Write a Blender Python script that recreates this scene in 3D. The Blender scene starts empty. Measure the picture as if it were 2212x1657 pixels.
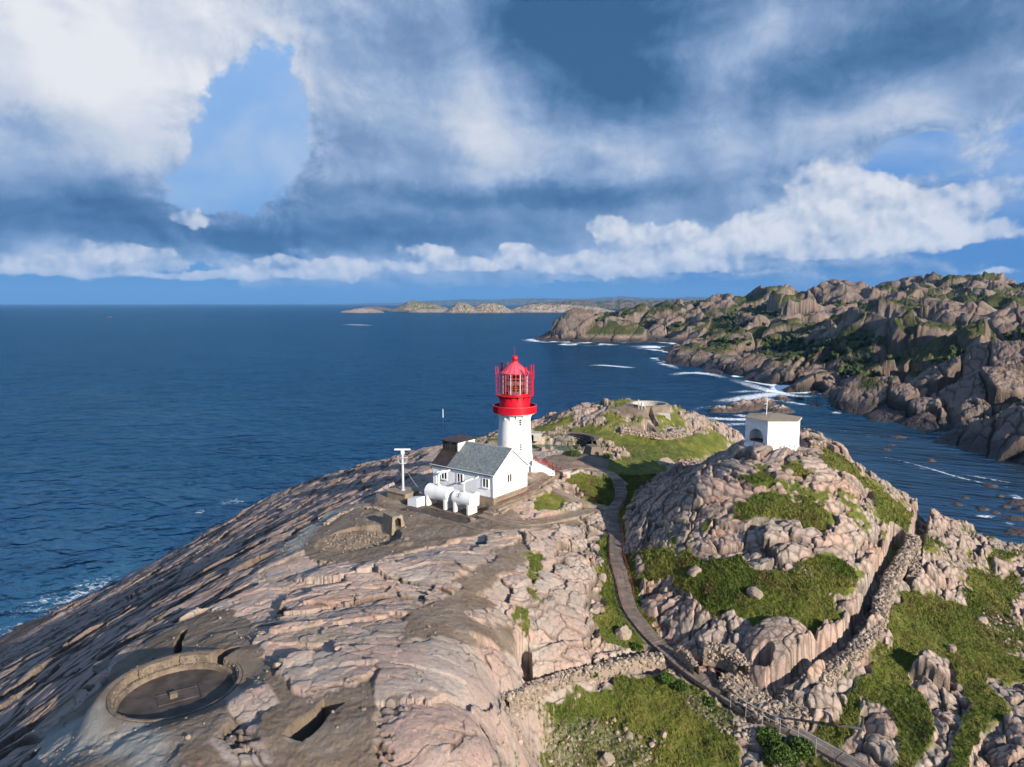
import bpy, bmesh, math, random
import numpy as np
from mathutils import Vector, Matrix
random.seed(7)
rng = np.random.default_rng(11)
sc = bpy.context.scene
C = sc.collection
R = math.radians
f32 = np.float32

# ------------------------------------------------------------------ camera
CAMZ = 62.0
FP, CX, CY = 1475.0, 1106.0, 828.5        # focal length and centre, in pixels of a 2212 px wide picture
PITCH = math.atan(173.0/1475.0)
cam = bpy.data.cameras.new('camera'); camo = bpy.data.objects.new('camera', cam); C.objects.link(camo)
camo.location = (0, 0, CAMZ); camo.rotation_euler = (math.pi/2-PITCH, 0, 0)
cam.sensor_width = 36; cam.lens = 36*FP/2212; cam.clip_start = 0.5; cam.clip_end = 200000
sc.camera = camo
cp, sp = math.cos(PITCH), math.sin(PITCH)
def ray(u, v):
    xc = (u-CX)/FP; yc = (CY-v)/FP
    return np.array([xc, cp+yc*sp, -sp+yc*cp])
def P(u, v, z):                      # point of the line of sight at height z
    d = ray(u, v); t = (z-CAMZ)/d[2]
    return np.array([0, 0, CAMZ])+d*t
def PT(u, v, t):                     # point at distance t
    return np.array([0, 0, CAMZ])+ray(u, v)*t

# ------------------------------------------------------------------ numeric noise
def _h(ix, iy, s):
    n = (ix.astype(np.uint32)*np.uint32(374761393)+iy.astype(np.uint32)*np.uint32(668265263)+np.uint32((s*2246822519) & 0xffffffff))
    n ^= n >> np.uint32(13); n *= np.uint32(1274126177); n ^= n >> np.uint32(16)
    n *= np.uint32(2246822519); n ^= n >> np.uint32(15)
    return (n & np.uint32(0xffffff)).astype(f32)*f32(1/16777216.0)
def vn(x, y, s=0):                   # value noise -1..1
    fx = np.floor(x); fy = np.floor(y)
    ix = fx.astype(np.int64).astype(np.int32).view(np.uint32) if False else fx.astype(np.int32)
    iy = fy.astype(np.int32)
    tx = (x-fx).astype(f32); ty = (y-fy).astype(f32)
    tx = tx*tx*tx*(tx*(tx*6-15)+10); ty = ty*ty*ty*(ty*(ty*6-15)+10)
    a = _h(ix, iy, s); b = _h(ix+1, iy, s); c = _h(ix, iy+1, s); d = _h(ix+1, iy+1, s)
    return ((a+(b-a)*tx)*(1-ty)+(c+(d-c)*tx)*ty)*2-1
def fbm(x, y, o=4, s=0, g=.5):
    r = 0; a = 1; t = 0
    for k in range(o):
        r = r+a*vn(x, y, s+k*17); t += a; a *= g
        x, y = x*1.63+y*1.21+7.3, y*1.63-x*1.21+3.1
    return r/t
def worley(x, y, s=0, j=.9):         # edge distance, per-cell randoms, offset from the cell's centre
    fx = np.floor(x).astype(np.int32); fy = np.floor(y).astype(np.int32)
    d1 = np.full(x.shape, 9., f32); d2 = np.full(x.shape, 9., f32)
    cx = np.zeros(x.shape, np.int32); cy = np.zeros(x.shape, np.int32)
    ox = np.zeros(x.shape, f32); oy = np.zeros(x.shape, f32)
    for i in (-1, 0, 1):
        for k in (-1, 0, 1):
            gx = fx+i; gy = fy+k
            px = gx+.5+(_h(gx, gy, s)-.5)*j; py = gy+.5+(_h(gx, gy, s+91)-.5)*j
            dx = (x-px).astype(f32); dy = (y-py).astype(f32)
            d = .45*np.sqrt(dx*dx+dy*dy)+.55*np.maximum(np.abs(dx*.9+dy*.25), np.abs(dy*.9-dx*.25))
            m = d < d1
            d2 = np.where(m, d1, np.minimum(d2, d)); d1 = np.where(m, d, d1)
            cx = np.where(m, gx, cx); cy = np.where(m, gy, cy); ox = np.where(m, dx, ox); oy = np.where(m, dy, oy)
    return d2-d1, cx, cy, ox, oy
def sst(a, b, x):
    t = np.clip((x-a)/(b-a), 0, 1); return t*t*(3-2*t)
def blocks(x, y, size, s, tilt=.5, step=.3, crack=.35, cw=.12, ang=0., stretch=1., rnd=.10, open_=None):
    """jointed rock: tilted, offset blocks divided by cracks; metres in, metres out"""
    c, q = math.cos(ang), math.sin(ang)
    u = (x*c+y*q)/(size*stretch); v = (-x*q+y*c)/size
    e, cx, cy, ox, oy = worley(u, v, s)
    a = _h(cx, cy, s+5)-.5; b = _h(cx, cy, s+6)-.5; k = _h(cx, cy, s+7)-.5
    h = (a*ox+b*oy)*2*tilt*size+k*step*size
    if open_ is not None: e = e+open_             # joints that are closed here
    h = h-crack*size*(1-sst(0, cw, e))-rnd*size*(1-sst(0, .45, e))
    return h, e, _h(cx, cy, s+8)

# ------------------------------------------------------------------ broad shape of the near island
NP = """1112 1010 38;1066 1082 36.6;935 1045 36.5;1140 1046 37.2;920 1092 36;1035 1118 36;865 1070 36;820 1085 35.6
1000 1180 36.6;1100 1150 36.3;1200 1140 35.3;1150 1090 36.2;1200 1050 36.4;1280 1060 35.3;775 1160 35.9;670 1190 35.6;885 1165 35.9
1000 1300 37.3;900 1250 37.5;800 1260 37.5;1100 1250 36.6;1130 1350 35.8;1100 1400 36.6;1080 1500 37.4;1075 1600 38;1075 1650 38
700 1350 38.5;600 1300 37.0;850 1400 39;900 1500 39.5;950 1600 39.8;700 1500 39.6;680 1600 39.8;600 1400 39;500 1350 37.2;500 1500 39.3;362 1480 39.0
230 1530 38.4;180 1600 38;400 1640 40.5;130 1650 36.5;240 1430 35.0;370 1350 35.2;470 1310 35;560 1230 34.6;640 1180 34.8
100 1500 31;0 1450 18;0 1374 0;0 1600 28;200 1400 28;215 1279 1;400 1184 3;500 1134 5;60 1620 32;300 1300 22;400 1250 26;500 1200 28;620 1110 26;550 1160 26;300 1240 8;100 1390 12
640 1047 15;760 1012 23;850 987 28.5;950 967 31.5;700 1060 26;780 1045 31;870 1020 33.5;1050 947 33;1150 932 33.5;930 1000 34.5
1200 890 35.5;1260 869 38;1330 866 39;1430 871 39;1500 891 36;1560 911 31;1600 926 29;1250 930 34;1390 893 37.5;1300 895 37;1440 900 36.5;1500 915 34;1480 930 33.6;1360 925 35
1390 938 33.6;1350 960 33;1450 1000 33.2;1500 950 33;1560 940 31.5;1400 960 32.9;1400 1020 33.4;1340 1040 34.2;1320 1100 34.2;1230 960 33.6;1290 980 36;1180 967 33.6;1330 985 33.8
1310 1150 33.6;1500 1000 34.6;1560 980 37;1440 1040 35.6;1395 1100 36.2;1345 1150 33.3;1362 1190 33.8;1420 1100 37.4;1500 1050 40.4;1600 985 43.2;1668 967 44.2;1730 975 44.1;1735 928 43.4;1600 1050 41.4
1500 1150 37.3;1600 1150 38.2;1700 1100 40;1700 1170 37.9;1800 1100 40;1400 1200 34.8;1372 1240 33.0;1500 1250 34.5;1600 1250 35.3;1700 1250 35.6;1800 1200 37.2;1885 1200 36.4;1850 990 41.8;1900 1080 38.6;1800 1010 42.6;1430 1250 33.4;1440 1160 36.2
1450 1330 31.7;1550 1330 32.9;1650 1350 32.9;1750 1350 33.2;1840 1300 34.5;1400 1300 31.6;1500 1390 31.0;1650 1430 31.0;1740 1420 31.5;1500 1440 30.0;1600 1485 29.5;1880 1240 35.8;1900 1190 36.4
1960 1082 36.6;2080 1152 33;2212 1172 30;1330 1200 32.6;1350 1300 31.1;1430 1400 29.8;1560 1500 28.9;1700 1585 28.4;1800 1640 28
1900 1420 31.6;1850 1500 29.8;1950 1600 29.4;2100 1500 30.3;2200 1600 30;2200 1400 29.8;2100 1320 31.0;2000 1250 33.8;2000 1200 34.8;2055 1220 33.6;2085 1310 30.6;2150 1250 28.8;2212 1300 27.5;2150 1190 30.4
1800 1550 28.8;1750 1530 29.2;1300 1640 27.6;1150 1640 28.2;1200 1545 29;1400 1540 28.8;1300 1480 29.6;1140 1485 30.3;1500 1600 28;1650 1640 27.6;1160 1440 31.4
1200 1300 34.6;1250 1200 34.6;1200 1400 32.6;1280 1410 31.1;1320 1370 30.9;1300 1250 32.6;1285 1330 31.8;1150 1200 35.8;1930 1260 33.6;1950 1330 32.3;1780 1480 31.4;1850 1400 32.4;1900 1320 33.4;1970 1130 36;1600 1420 30.9;1200 1480 30.6"""
pts = []
for ln in NP.replace('\n', ';').split(';'):
    a = [float(q) for q in ln.split()]
    pts.append(P(*a))
# places the camera cannot see: the backs of the hills, the cliffs, the sea bed
pts += [np.array(q, float) for q in [
    (-1.5, 30, 38), (-1.2, 36, 38), (-1.2, 42, 37.2), (-1.2, 47, 36.6), (2, 30, 27.5), (1.8, 38, 28), (1.8, 45, 29), (2, 51, 30),
    (32, 114, 32.5), (52, 112, 24), (70, 112, 16), (62, 150, 14), (68, 138, 4), (90, 120, 2), (92, 100, 10), (110, 95, 3), (130, 110, -8), (34, 130, 32), (90, 150, -8), (70, 165, 4),
    (105, 75, 14), (125, 70, 6), (85, 60, 24), (110, 45, 18), (60, 30, 28), (80, 30, 26), (30, 22, 28), (0, 15, 30), (-30, 20, 37), (-60, 30, 22), (-80, 45, 8), (-100, 60, -2), (-110, 110, -8), (-120, 140, -10), (-60, 10, 25), (-110, 20, -6),
    (-100, 180, -12), (-70, 205, -9), (-40, 215, -8), (-38, 195, 5), (-25, 195, 12), (0, 200, 8), (15, 200, 14), (35, 195, 18), (55, 200, 8), (70, 190, 0), (0, 220, -9), (40, 225, -9), (85, 185, -8), (80, 220, -12), (-60, 190, -2), (120, 180, -12), (150, 130, -12), (150, 60, -8), (-85, 170, -6), (-12, 170, 26), (60, 20, 28), (140, 30, 8)]]
pts = np.array(pts)
def rbf_fit(p):
    n = len(p); D = np.hypot(p[:, None, 0]-p[None, :, 0], p[:, None, 1]-p[None, :, 1])
    A = np.zeros((n+3, n+3)); A[:n, :n] = D+np.eye(n)*-.4
    Q = np.c_[np.ones(n), p[:, 0]*.01, p[:, 1]*.01]; A[:n, n:] = Q; A[n:, :n] = Q.T
    return np.linalg.solve(A, np.r_[p[:, 2], 0, 0, 0])
def rbf_eval(p, w, X, Y):
    n = len(p); r = w[n]+w[n+1]*X*.01+w[n+2]*Y*.01
    for i in range(n): r = r+w[i]*np.hypot(X-p[i, 0], Y-p[i, 1])
    return r
class Grid:
    def __init__(s, x0, x1, y0, y1, res):
        s.x0, s.y0, s.res = x0, y0, res
        s.nx = int((x1-x0)/res)+1; s.ny = int((y1-y0)/res)+1
        s.X, s.Y = np.meshgrid(x0+np.arange(s.nx)*res, y0+np.arange(s.ny)*res)
    def get(s, A, x, y):
        fx = np.clip((np.asarray(x)-s.x0)/s.res, 0, s.nx-1.001); fy = np.clip((np.asarray(y)-s.y0)/s.res, 0, s.ny-1.001)
        i = fx.astype(np.int32); j = fy.astype(np.int32); a = fx-i; b = fy-j
        return (A[j, i]*(1-a)+A[j, i+1]*a)*(1-b)+(A[j+1, i]*(1-a)+A[j+1, i+1]*a)*b
def blur(A, sig):
    r = int(sig*3)+1; k = np.exp(-.5*(np.arange(-r, r+1)/sig)**2); k /= k.sum()
    A = np.pad(A, r, mode='edge')
    A = sum(k[i]*A[:, i:A.shape[1]-2*r+i] for i in range(2*r+1))
    return sum(k[i]*A[i:A.shape[0]-2*r+i, :] for i in range(2*r+1))
G = Grid(-130, 160, 10, 235, .5)
BASE = blur(rbf_eval(pts, rbf_fit(pts), G.X, G.Y), 1.6)
def base(x, y): return G.get(BASE, x, y)
_b = blur(BASE, 5.); _gy, _gx = np.gradient(_b, .5); _m = np.sqrt(.08+_gx**2+_gy**2)
SGX, SGY = blur(_gx/_m, 3.), blur(_gy/_m, 3.)
def hit(u, v, grid=None, A=None, t0=25, t1=260):
    d = ray(u, v); t = np.arange(t0, t1, .1)
    x, y, z = d[0]*t, d[1]*t, CAMZ+d[2]*t
    g = base(x, y) if A is None else grid.get(A, x, y)
    k = np.argmax(z < g)
    if not (z < g).any(): k = len(t)-1
    return np.array([x[k], y[k], g[k]])
def sdf(poly, X, Y):                 # signed distance, positive inside
    poly = np.asarray(poly)[:, :2]; n = len(poly)
    d = np.full(X.shape, 1e9); ins = np.zeros(X.shape, bool)
    for i in range(n):
        a = poly[i]; b = poly[(i+1) % n]; e = b-a
        wx = X-a[0]; wy = Y-a[1]; t = np.clip((wx*e[0]+wy*e[1])/(e@e+1e-9), 0, 1)
        d = np.minimum(d, np.hypot(wx-e[0]*t, wy-e[1]*t))
        c = ((a[1] <= Y) & (b[1] > Y)) | ((b[1] <= Y) & (a[1] > Y))
        xx = a[0]+(Y-a[1])/(b[1]-a[1]+1e-12)*e[0]
        ins ^= c & (X < xx)
    return np.where(ins, d, -d)
def dline(line, X, Y):               # distance to a polyline and parameter along it (0..1)
    line = np.asarray(line)[:, :2]; d = np.full(X.shape, 1e9); tt = np.zeros(X.shape)
    n = len(line)-1
    for i in range(n):
        a = line[i]; e = line[i+1]-a
        wx = X-a[0]; wy = Y-a[1]; t = np.clip((wx*e[0]+wy*e[1])/(e@e+1e-9), 0, 1)
        q = np.hypot(wx-e[0]*t, wy-e[1]*t); m = q < d
        d = np.where(m, q, d); tt = np.where(m, (i+t)/n, tt)
    return d, tt
def px(s):                           # "u v;u v" seen in the photograph -> places on the ground
    return np.array([hit(*[float(q) for q in w.split()]) for w in s.split(';')])
def smoothline(p, n=4):              # Catmull-Rom
    p = np.asarray(p); out = []
    q = np.vstack([2*p[0]-p[1], p, 2*p[-1]-p[-2]])
    for i in range(1, len(q)-2):
        for k in range(n):
            t = k/n; a, b, c, d = q[i-1], q[i], q[i+1], q[i+2]
            out.append(.5*((2*b)+(-a+c)*t+(2*a-5*b+4*c-d)*t*t+(-a+3*b-3*c+d)*t**3))
    out.append(p[-1]); return np.array(out)
M = Grid(-130, 160, 10, 235, .4)
def region(polys):
    r = np.full(M.X.shape, -50., f32)
    for s in polys:
        p = px(s) if isinstance(s, str) else s
        x0, x1, y0, y1 = p[:, 0].min()-6, p[:, 0].max()+6, p[:, 1].min()-6, p[:, 1].max()+6
        j = slice(max(0, int((y0-10)/.4)), int((y1-10)/.4)+2); i = slice(max(0, int((x0+130)/.4)), int((x1+130)/.4)+2)
        r[j, i] = np.maximum(r[j, i], sdf(p, M.X[j, i], M.Y[j, i]))
    return r
GRASS = region([
 "1310 1010;1300 1060;1312 1110;1290 1180;1300 1260;1285 1340;1300 1390;1350 1402;1380 1400;1440 1375;1395 1290;1372 1230;1352 1170;1345 1120;1370 1060;1440 1012;1560 975;1600 952;1560 938;1500 934;1470 947;1400 937;1330 940;1270 916;1232 925;1240 942;1310 952;1352 968;1360 985;1330 990",
 "1150 1075;1165 1050;1215 1060;1240 1082;1200 1106;1148 1100", "1215 1032;1250 1020;1296 1030;1304 1088;1290 1082;1262 1062;1222 1050", "1150 1030;1195 1018;1190 1028;1152 1042",
 "1385 1190;1440 1188;1500 1190;1560 1206;1600 1182;1640 1226;1700 1230;1720 1210;1750 1250;1800 1290;1812 1330;1772 1370;1748 1402;1700 1382;1600 1352;1500 1342;1440 1262;1400 1250",
 "1555 1082;1640 1066;1760 1076;1792 1120;1790 1160;1740 1160;1680 1122;1600 1132", "1700 1160;1760 1200;1840 1220;1856 1262;1800 1290;1720 1210",
 "1765 958;1850 1012;1930 1078;1982 1112;1960 1152;1912 1142;1876 1062;1830 1022;1780 1002", "1690 1010;1720 1000;1760 1020;1740 1040;1700 1036", "1600 1030;1660 1020;1680 1040;1620 1045",
 "1745 1590;1800 1530;1880 1450;1922 1352;1908 1292;1950 1278;2060 1292;2090 1262;2084 1230;2150 1188;2212 1190;2212 1760;1740 1760",
 "1104 1534;1160 1508;1260 1476;1400 1446;1440 1456;1500 1512;1640 1592;1700 1760;1098 1760",
 "2008 1128;2060 1142;2050 1182;1990 1192;1956 1186;1980 1150", "1380 1320;1420 1340;1450 1380;1420 1392;1390 1352", "1095 1440;1150 1452;1150 1478;1100 1474", "1160 1150;1172 1200;1150 1300;1132 1300;1150 1200", "1285 898;1330 892;1350 905;1310 912", "1350 1180;1372 1200;1378 1260;1360 1260",
 "1150 925;1180 915;1230 900;1250 905;1200 925;1160 935",
 "1400 1450;1440 1440;1480 1470;1620 1570;1680 1620;1700 1760;1640 1760;1440 1500", "1120 1376;1126 1330;1140 1290;1150 1300;1136 1376"])
ROCKY = region([  # bare outcrops inside the grass
 "1996 1440;2050 1428;2060 1470;2085 1520;2066 1580;2040 1760;1960 1760;2020 1560;2000 1500;1962 1480", "1870 1520;1930 1535;1936 1600;1900 1760;1860 1650;1806 1610;1850 1570",
 "2130 1560;2190 1550;2230 1590;2230 1680;2096 1680", "2140 1470;2240 1478;2240 1540;2180 1530", "1984 1196;2050 1190;2080 1250;2080 1306;2000 1286;1940 1256;1936 1240",
 "1996 1140;2060 1130;2090 1172;2082 1230;2056 1226;2050 1180;2012 1162", "1600 1560;1650 1570;1660 1760;1590 1760;1596 1600",
 "1390 1268;1430 1266;1540 1326;1520 1352;1440 1340;1396 1310", "1900 1240;1950 1262;1930 1290;1900 1280", "2150 1210;2212 1200;2212 1232;2150 1240"
 , "2180 1320;2212 1300;2212 1350;2190 1352", "1640 1226;1600 1180;1560 1204;1500 1190;1560 1150;1660 1120;1700 1160;1760 1205;1720 1210;1700 1232"])
CONC = region([
 "40 1760;90 1580;160 1530;200 1500;232 1440;300 1400;370 1350;440 1322;500 1318;560 1372;622 1420;640 1480;700 1500;760 1490;880 1432;900 1500;850 1560;880 1760",
 "1140 1130;1150 1210;1060 1296;1112 1350;1124 1400;1020 1400;960 1406;870 1444;862 1332;930 1292;1000 1232;1090 1180",
 "800 1086;860 1060;1020 1110;1080 1100;1140 1122;1290 1108;1292 1086;1330 1090;1290 1124;1200 1146;1060 1150;940 1180;880 1186;850 1140",
 "600 1184;700 1110;760 1084;820 1090;900 1186;800 1222;700 1216;620 1204", "1186 982;1330 988;1340 1010;1320 1034;1230 1012;1150 1056;1138 1030;1170 1010",
 "1320 880;1360 866;1440 868;1470 880;1450 900;1400 906;1340 900", "1330 920;1400 912;1440 930;1390 940;1330 945", "1130 1376;1190 1400;1180 1450;1130 1440"])
PATCH = region([  # bare pink rock inside the concrete apron
 "560 1250;640 1230;720 1290;730 1380;700 1440;600 1446;570 1400;610 1350", "455 1486;510 1462;570 1470;600 1520;570 1580;600 1660;500 1660;440 1610;480 1540", "800 1290;860 1300;870 1380;800 1392", "850 1400;960 1380;1080 1450;1090 1760;860 1760;790 1560;830 1450", "1000 1320;1090 1310;1110 1360;1040 1350"])
SLAB = region(["-60 1360;200 1270;500 1120;640 1040;900 970;905 1040;800 1062;700 1110;600 1190;500 1290;370 1350;232 1440;110 1550;-60 1760"])
SCREE = region(["1180 1560;1260 1550;1330 1570;1420 1600;1400 1760;1180 1760", "1098 1500;1140 1490;1130 1560;1098 1580", "2160 1180;2212 1170;2212 1200", "1090 1590;1130 1580;1150 1760;1090 1760", "1230 1600;1290 1570;1300 1760;1180 1760", "1490 1500;1560 1540;1640 1590;1600 1600;1500 1530", "2130 1300;2180 1330;2200 1400;2140 1380"])
# walls, trench and path lines used for shaping the ground
TR1 = smoothline(px("2000 1078;2012 1100;1990 1124;1942 1142;1930 1182;1904 1226;1888 1268;1866 1322;1836 1364;1800 1392;1758 1428;1712 1474;1672 1484"))
TR2 = smoothline(px("1436 1416;1370 1412;1300 1436;1240 1456;1180 1462;1130 1450;1128 1406"))
PATHL = smoothline(px("1335 1040;1342 1070;1322 1110;1330 1160;1332 1210;1345 1260;1362 1320;1396 1366;1440 1408;1484 1446;1560 1500;1640 1548;1720 1584;1790 1624;1870 1668;1960 1716"), 5)
PAVE = [smoothline(px("1345 1045;1316 1022;1270 1010;1225 1012;1190 1030;1150 1058;1132 1080")), smoothline(px("1172 1046;1240 1080;1290 1094;1320 1100")), smoothline(px("1040 1112;1090 1126;1150 1130;1230 1116;1290 1100"))]
pitA = hit(362, 1484); pitA[:2] += (0.35, 0.4)
pitB = hit(775, 1160)
pitC = PT(1402, 874, 160); pitC[:2] = P(1402, 874, 38.4)[:2]
pitD = hit(678, 1552); _a, _b = hit(640, 1590), hit(718, 1520); pitDa = math.atan2(_b[1]-_a[1], _b[0]-_a[0])
NOTCH = [(px('384 1410;384 1388;398 1362'), .17, 1.9), (px('476 1420;500 1404'), .5, 1.8), (px('246 1510;222 1522'), .40, 1.7), (px('1402 886;1408 900;1416 914'), .5, 1.6), (px('1396 920;1404 928;1412 938'), .8, 2.0), (px('1132 1392;1134 1420;1138 1440'), .55, 2.2), (px('1655 1438;1640 1446;1652 1452'), .5, 2.3), (px('1340 1410;1390 1406;1430 1404'), .3, 1.6), (px('1556 1424;1562 1450;1560 1474'), .35, 1.8)]
pool = P(1168, 968, 33.2)
DOME = hit(1692, 1424)
def rot(x, y, a):
    return x*math.cos(a)+y*math.sin(a), -x*math.sin(a)+y*math.cos(a)
HP = P(1066, 1076, 37.6)             # the house's near corner, at the top of its plinth
HA = np.array([-.80, .60]); HB = np.array([.60, .80])   # along the ridge (away) and along the gable
TWR = P(1112, 1009, 38.0)
HUT = np.array([34.5, 89.1, 43.5])
def polyline_sdf_rect(x, y, o, a, b, la, lb):           # signed distance to an oriented box, positive inside
    dx = x-o[0]; dy = y-o[1]; p = dx*a[0]+dy*a[1]; q = dx*b[0]+dy*b[1]
    return np.minimum(np.minimum(p, la-p), np.minimum(q, lb-q))
MASTP = P(866, 1052, 36.9)
def height(x, y, full=True):
    x = np.asarray(x, float); y = np.asarray(y, float)
    sh = x.shape; x = x.ravel(); y = y.ravel()
    z = base(x, y)
    n1 = fbm(x*.35, y*.35, 4, 3); n2 = fbm(x*1.3, y*1.3, 3, 9)
    rk = M.get(ROCKY, x, y)+n1*.9+n2*.25
    g = M.get(GRASS, x, y)+n1*1.5+n2*.45
    g = np.minimum(g, -rk)
    pt = M.get(PATCH, x, y)+n1*.9
    cn = np.minimum(M.get(CONC, x, y)+n1*1.5+n2*.5-.25, -pt+.2)
    sl = sst(-1.5, 1.5, M.get(SLAB, x, y)+n1*1.5)
    scr = sst(-.6, .6, M.get(SCREE, x, y)+n1*1.2)
    far = sst(105, 130, y)
    slope = 0
    gm = sst(-.15, .25, g); cm = sst(-.1, .25, cn)
    # odd tufts where rock lies flat and low
    tuft = fbm(x*.11+5, y*.11, 4, 21)+.35*n2
    hillm = sst(4, 9, x)*(1-sl)
    tm = sst(.30, .42, tuft+.20*far+.12*hillm-.14)*(1-sl)*(1-cm)*sst(24, 30, z)
    plateau = (1-hillm)*(1-sl)*(1-far)
    gm = np.maximum(gm, tm*(1-rk.clip(0, 1))*(1-.8*plateau))
    cm = cm*(1-gm)
    # rock relief
    # joints follow the surface: measured along the slope, not on the map
    zr = z-34.; X_ = x+.9*G.get(SGX, x, y)*zr; Y_ = y+.9*G.get(SGY, x, y)*zr
    wx = X_+1.1*fbm(x*.18, y*.18, 3, 31); wy = Y_+1.1*fbm(x*.18+9, y*.18, 3, 37)
    wx2 = X_+.22*fbm(x*.9, y*.9, 2, 33); wy2 = Y_+.22*fbm(x*.9+9, y*.9, 2, 39)
    op1 = .25*sst(.08, .42, fbm(x*.13, y*.13, 3, 101))*(1-hillm); op2 = .35*sst(-.05, .35, fbm(x*.22+4, y*.22, 3, 102))*(1-hillm)
    b1, e1, c1 = blocks(wx+.6*n2, wy+.5*n1, 5.6, 1, .19, .11, .065, .03, .6, 1.5, .025, op1)
    b2, e2, c2 = blocks(wx2+.9*n1, wy2, 1.9, 2, .27, .16, .13, .06, .4, 1.6, .035, op2)
    b3, e3, c3 = blocks(wx2+.2*b1, wy2, .68, 3, .35, .24, .14, .10, .9, 1.5, .05, op2*.6)
    sa = math.atan2(.93, .37)
    s1, f1, d1 = blocks(x+1.1*n1, y+.8*n1, 3.0, 4, .30, .20, .11, .045, sa, 3.4, .02)
    s2, f2, d2 = blocks(x+.35*n1, y+.35*n2, 1.15, 5, .36, .30, .18, .08, sa-.14, 3.6, .02)
    s3, f3, d3 = blocks(x+.3*n1, y+.1*n2, .36, 6, .42, .4, .2, .13, sa+.1, 3.6, .04)
    smooth = sst(-.25, .25, fbm(x*.07, y*.07, 3, 77))      # some rock is massive, some jointed
    smooth = smooth*(1-hillm)
    jt = (.10*(1-sst(0, .07, e1))+.16*(1-sst(0, .10, e2)))*hillm*(1+.6*n1)
    rockb = -jt*2.2+b1*(.8+.35*hillm)+b2*(1-.5*smooth)*(.65+.65*hillm)+b3*(1-.72*smooth)*(.35+.35*hillm)*(1-.3*far)+.05*n2+.35*n1*hillm
    rocks = s1*.75+s2*.5+s3*.3*(1-far)+.04*n2+.3*n1
    rd = rockb*(1-sl)+rocks*sl
    bumpy = fbm(x*2.2, y*2.2, 4, 61)*.10+fbm(x*.5, y*.5, 3, 66)*.28
    gd = bumpy+.12*np.abs(vn(x*3.1, y*3.1, 5))-.10
    cd = fbm(x*.6, y*.6, 5, 71)*.12+.04*n2+.05*fbm(x*3, y*3, 3, 72)+.25*b1*sst(0, .5, n1)
    flat = (1-gm)*(1-cm)
    dm = np.hypot(x-DOME[0], y-DOME[1])/3.4; dk = 1-sst(.75, 1.05, dm); rd = rd*(1-.8*dk)+1.9*np.sqrt(np.clip(1-dm*dm, 0, 1))*(1+.1*n1)-.12*dk*(1-sst(0, .05, e1)); gm = gm*(1-dk); flat = (1-gm)*(1-cm)
    z = z+rd*flat+gd*gm+cd*cm+.12*rk.clip(0, 1.5)*flat*(rk > 0)
    z = z+scr*(b3*.55+.08*np.abs(vn(x*4, y*4, 8)))
    # crest of hard rock beyond the wave line
    z = np.where(z < 3, z, z)
    # ---- man-made shaping
    d, t = dline(TR1, x, y); k = 1-sst(.5+.12*n1, .78+.12*n1, d); z = z-(2.1+.3*n1)*k*sst(0, .03, t); tr = k
    d, t = dline(TR2, x, y); k = 1-sst(.35+.12*n1, .62+.12*n1, d); z = z-(1.7+.3*n1)*k; tr = np.maximum(tr, k)
    pd, pt_ = dline(PATHL, x, y)
    pz = PATHZ(pt_)
    k = 1-sst(.75, 2.0, pd); z = z*(1-k)+np.where(z < pz-.5, z*.5+(pz-.3)*.5, pz-.22)*k
    k2 = (1-sst(.8, 1.0, pd)); gm = gm*(1-k2)
    for L in PAVE:
        d, _ = dline(L, x, y); k = 1-sst(.8, 1.1, d); zb = base(x, y); z = z*(1-k)+zb*k; cm = np.maximum(cm, k*.9); gm = gm*(1-k)
    # circular gun pits
    def pit(z, c, r, depth, rim):
        dd = np.hypot(x-c[0], y-c[1]); k = 1-sst(r+.17, r+.25, dd)
        z = z*(1-(1-sst(r+.5, r+2.2, dd)))+ (c[2]+rim)*(1-sst(r+.5, r+2.2, dd))
        return z*(1-k)+(c[2]-depth)*k
    z = pit(z, pitA, 3.5, 1.0, -.08); z = pit(z, pitC, 3.8, 1.9, .25)
    for L_, w_, dp in NOTCH:
        d, _ = dline(L_, x, y); k = 1-sst(w_, w_+.1, d); z = z-dp*k
    # ruined pit
    dd = np.hypot((x-pitB[0])/4.6, (y-pitB[1])/4.8)*(1+.12*n1+.03*n2); k = 1-sst(.97, 1.05, dd); z = z*(1-k)+(pitB[2]-.85+b2*.25+b3*.3+.4*np.clip(n1, 0, 1)*sst(.2, .7, dd))*k
    # oblong shaft
    qx, qy = rot(x-pitD[0], y-pitD[1], pitDa); dd = np.maximum(np.abs(qx)-1.75, np.abs(qy)-.55+.12*np.sin(qx*2)); k = 1-sst(0, .1, dd); z = z-2.4*k
    # pool basin and terraces
    dd = np.hypot((x-pool[0])/7.5, (y-pool[1])/5.2); k = 1-sst(.95, 1.12, dd); z = z*(1-k)+31.6*k
    # building pads
    s = polyline_sdf_rect(x, y, HP[:2]-HA*.6-HB*.6, HA, HB, 12.6, 10.); k = sst(-1.2, -.1, s); z = z*(1-k)+36.9*k; gm = gm*(1-k); cm = np.maximum(cm, k)
    s = polyline_sdf_rect(x, y, HP[:2]+HA*.2-HB*5.4, HA, HB, 12.5, 5.); k = sst(-1.2, -.1, s); z = z*(1-k)+35.75*k; gm = gm*(1-k); cm = np.maximum(cm, k)
    dd = np.hypot(x-TWR[0], y-TWR[1]); k = 1-sst(4.6, 6.5, dd); z = z*(1-k)+37.9*k; gm = gm*(1-k)
    dd = np.hypot(x-HUT[0], y-HUT[1]); k = 1-sst(4.4, 5.6, dd); z = z*(1-k)+(43.25+b2*.25)*k; gm = gm*(1-k)
    dd = np.hypot(x-MASTP[0], y-MASTP[1]); k = 1-sst(3.2, 4.4, dd); z = z*(1-k)+36.0*k
    if not full: return z.reshape(sh)
    edge = np.minimum(sst(.0, .055, e1), sst(0, .085, e2)*(1-.35*smooth)+.35*smooth)
    edge = np.minimum(edge, .45+.55*sst(.0, .12, e3)+.5*smooth)
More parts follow.
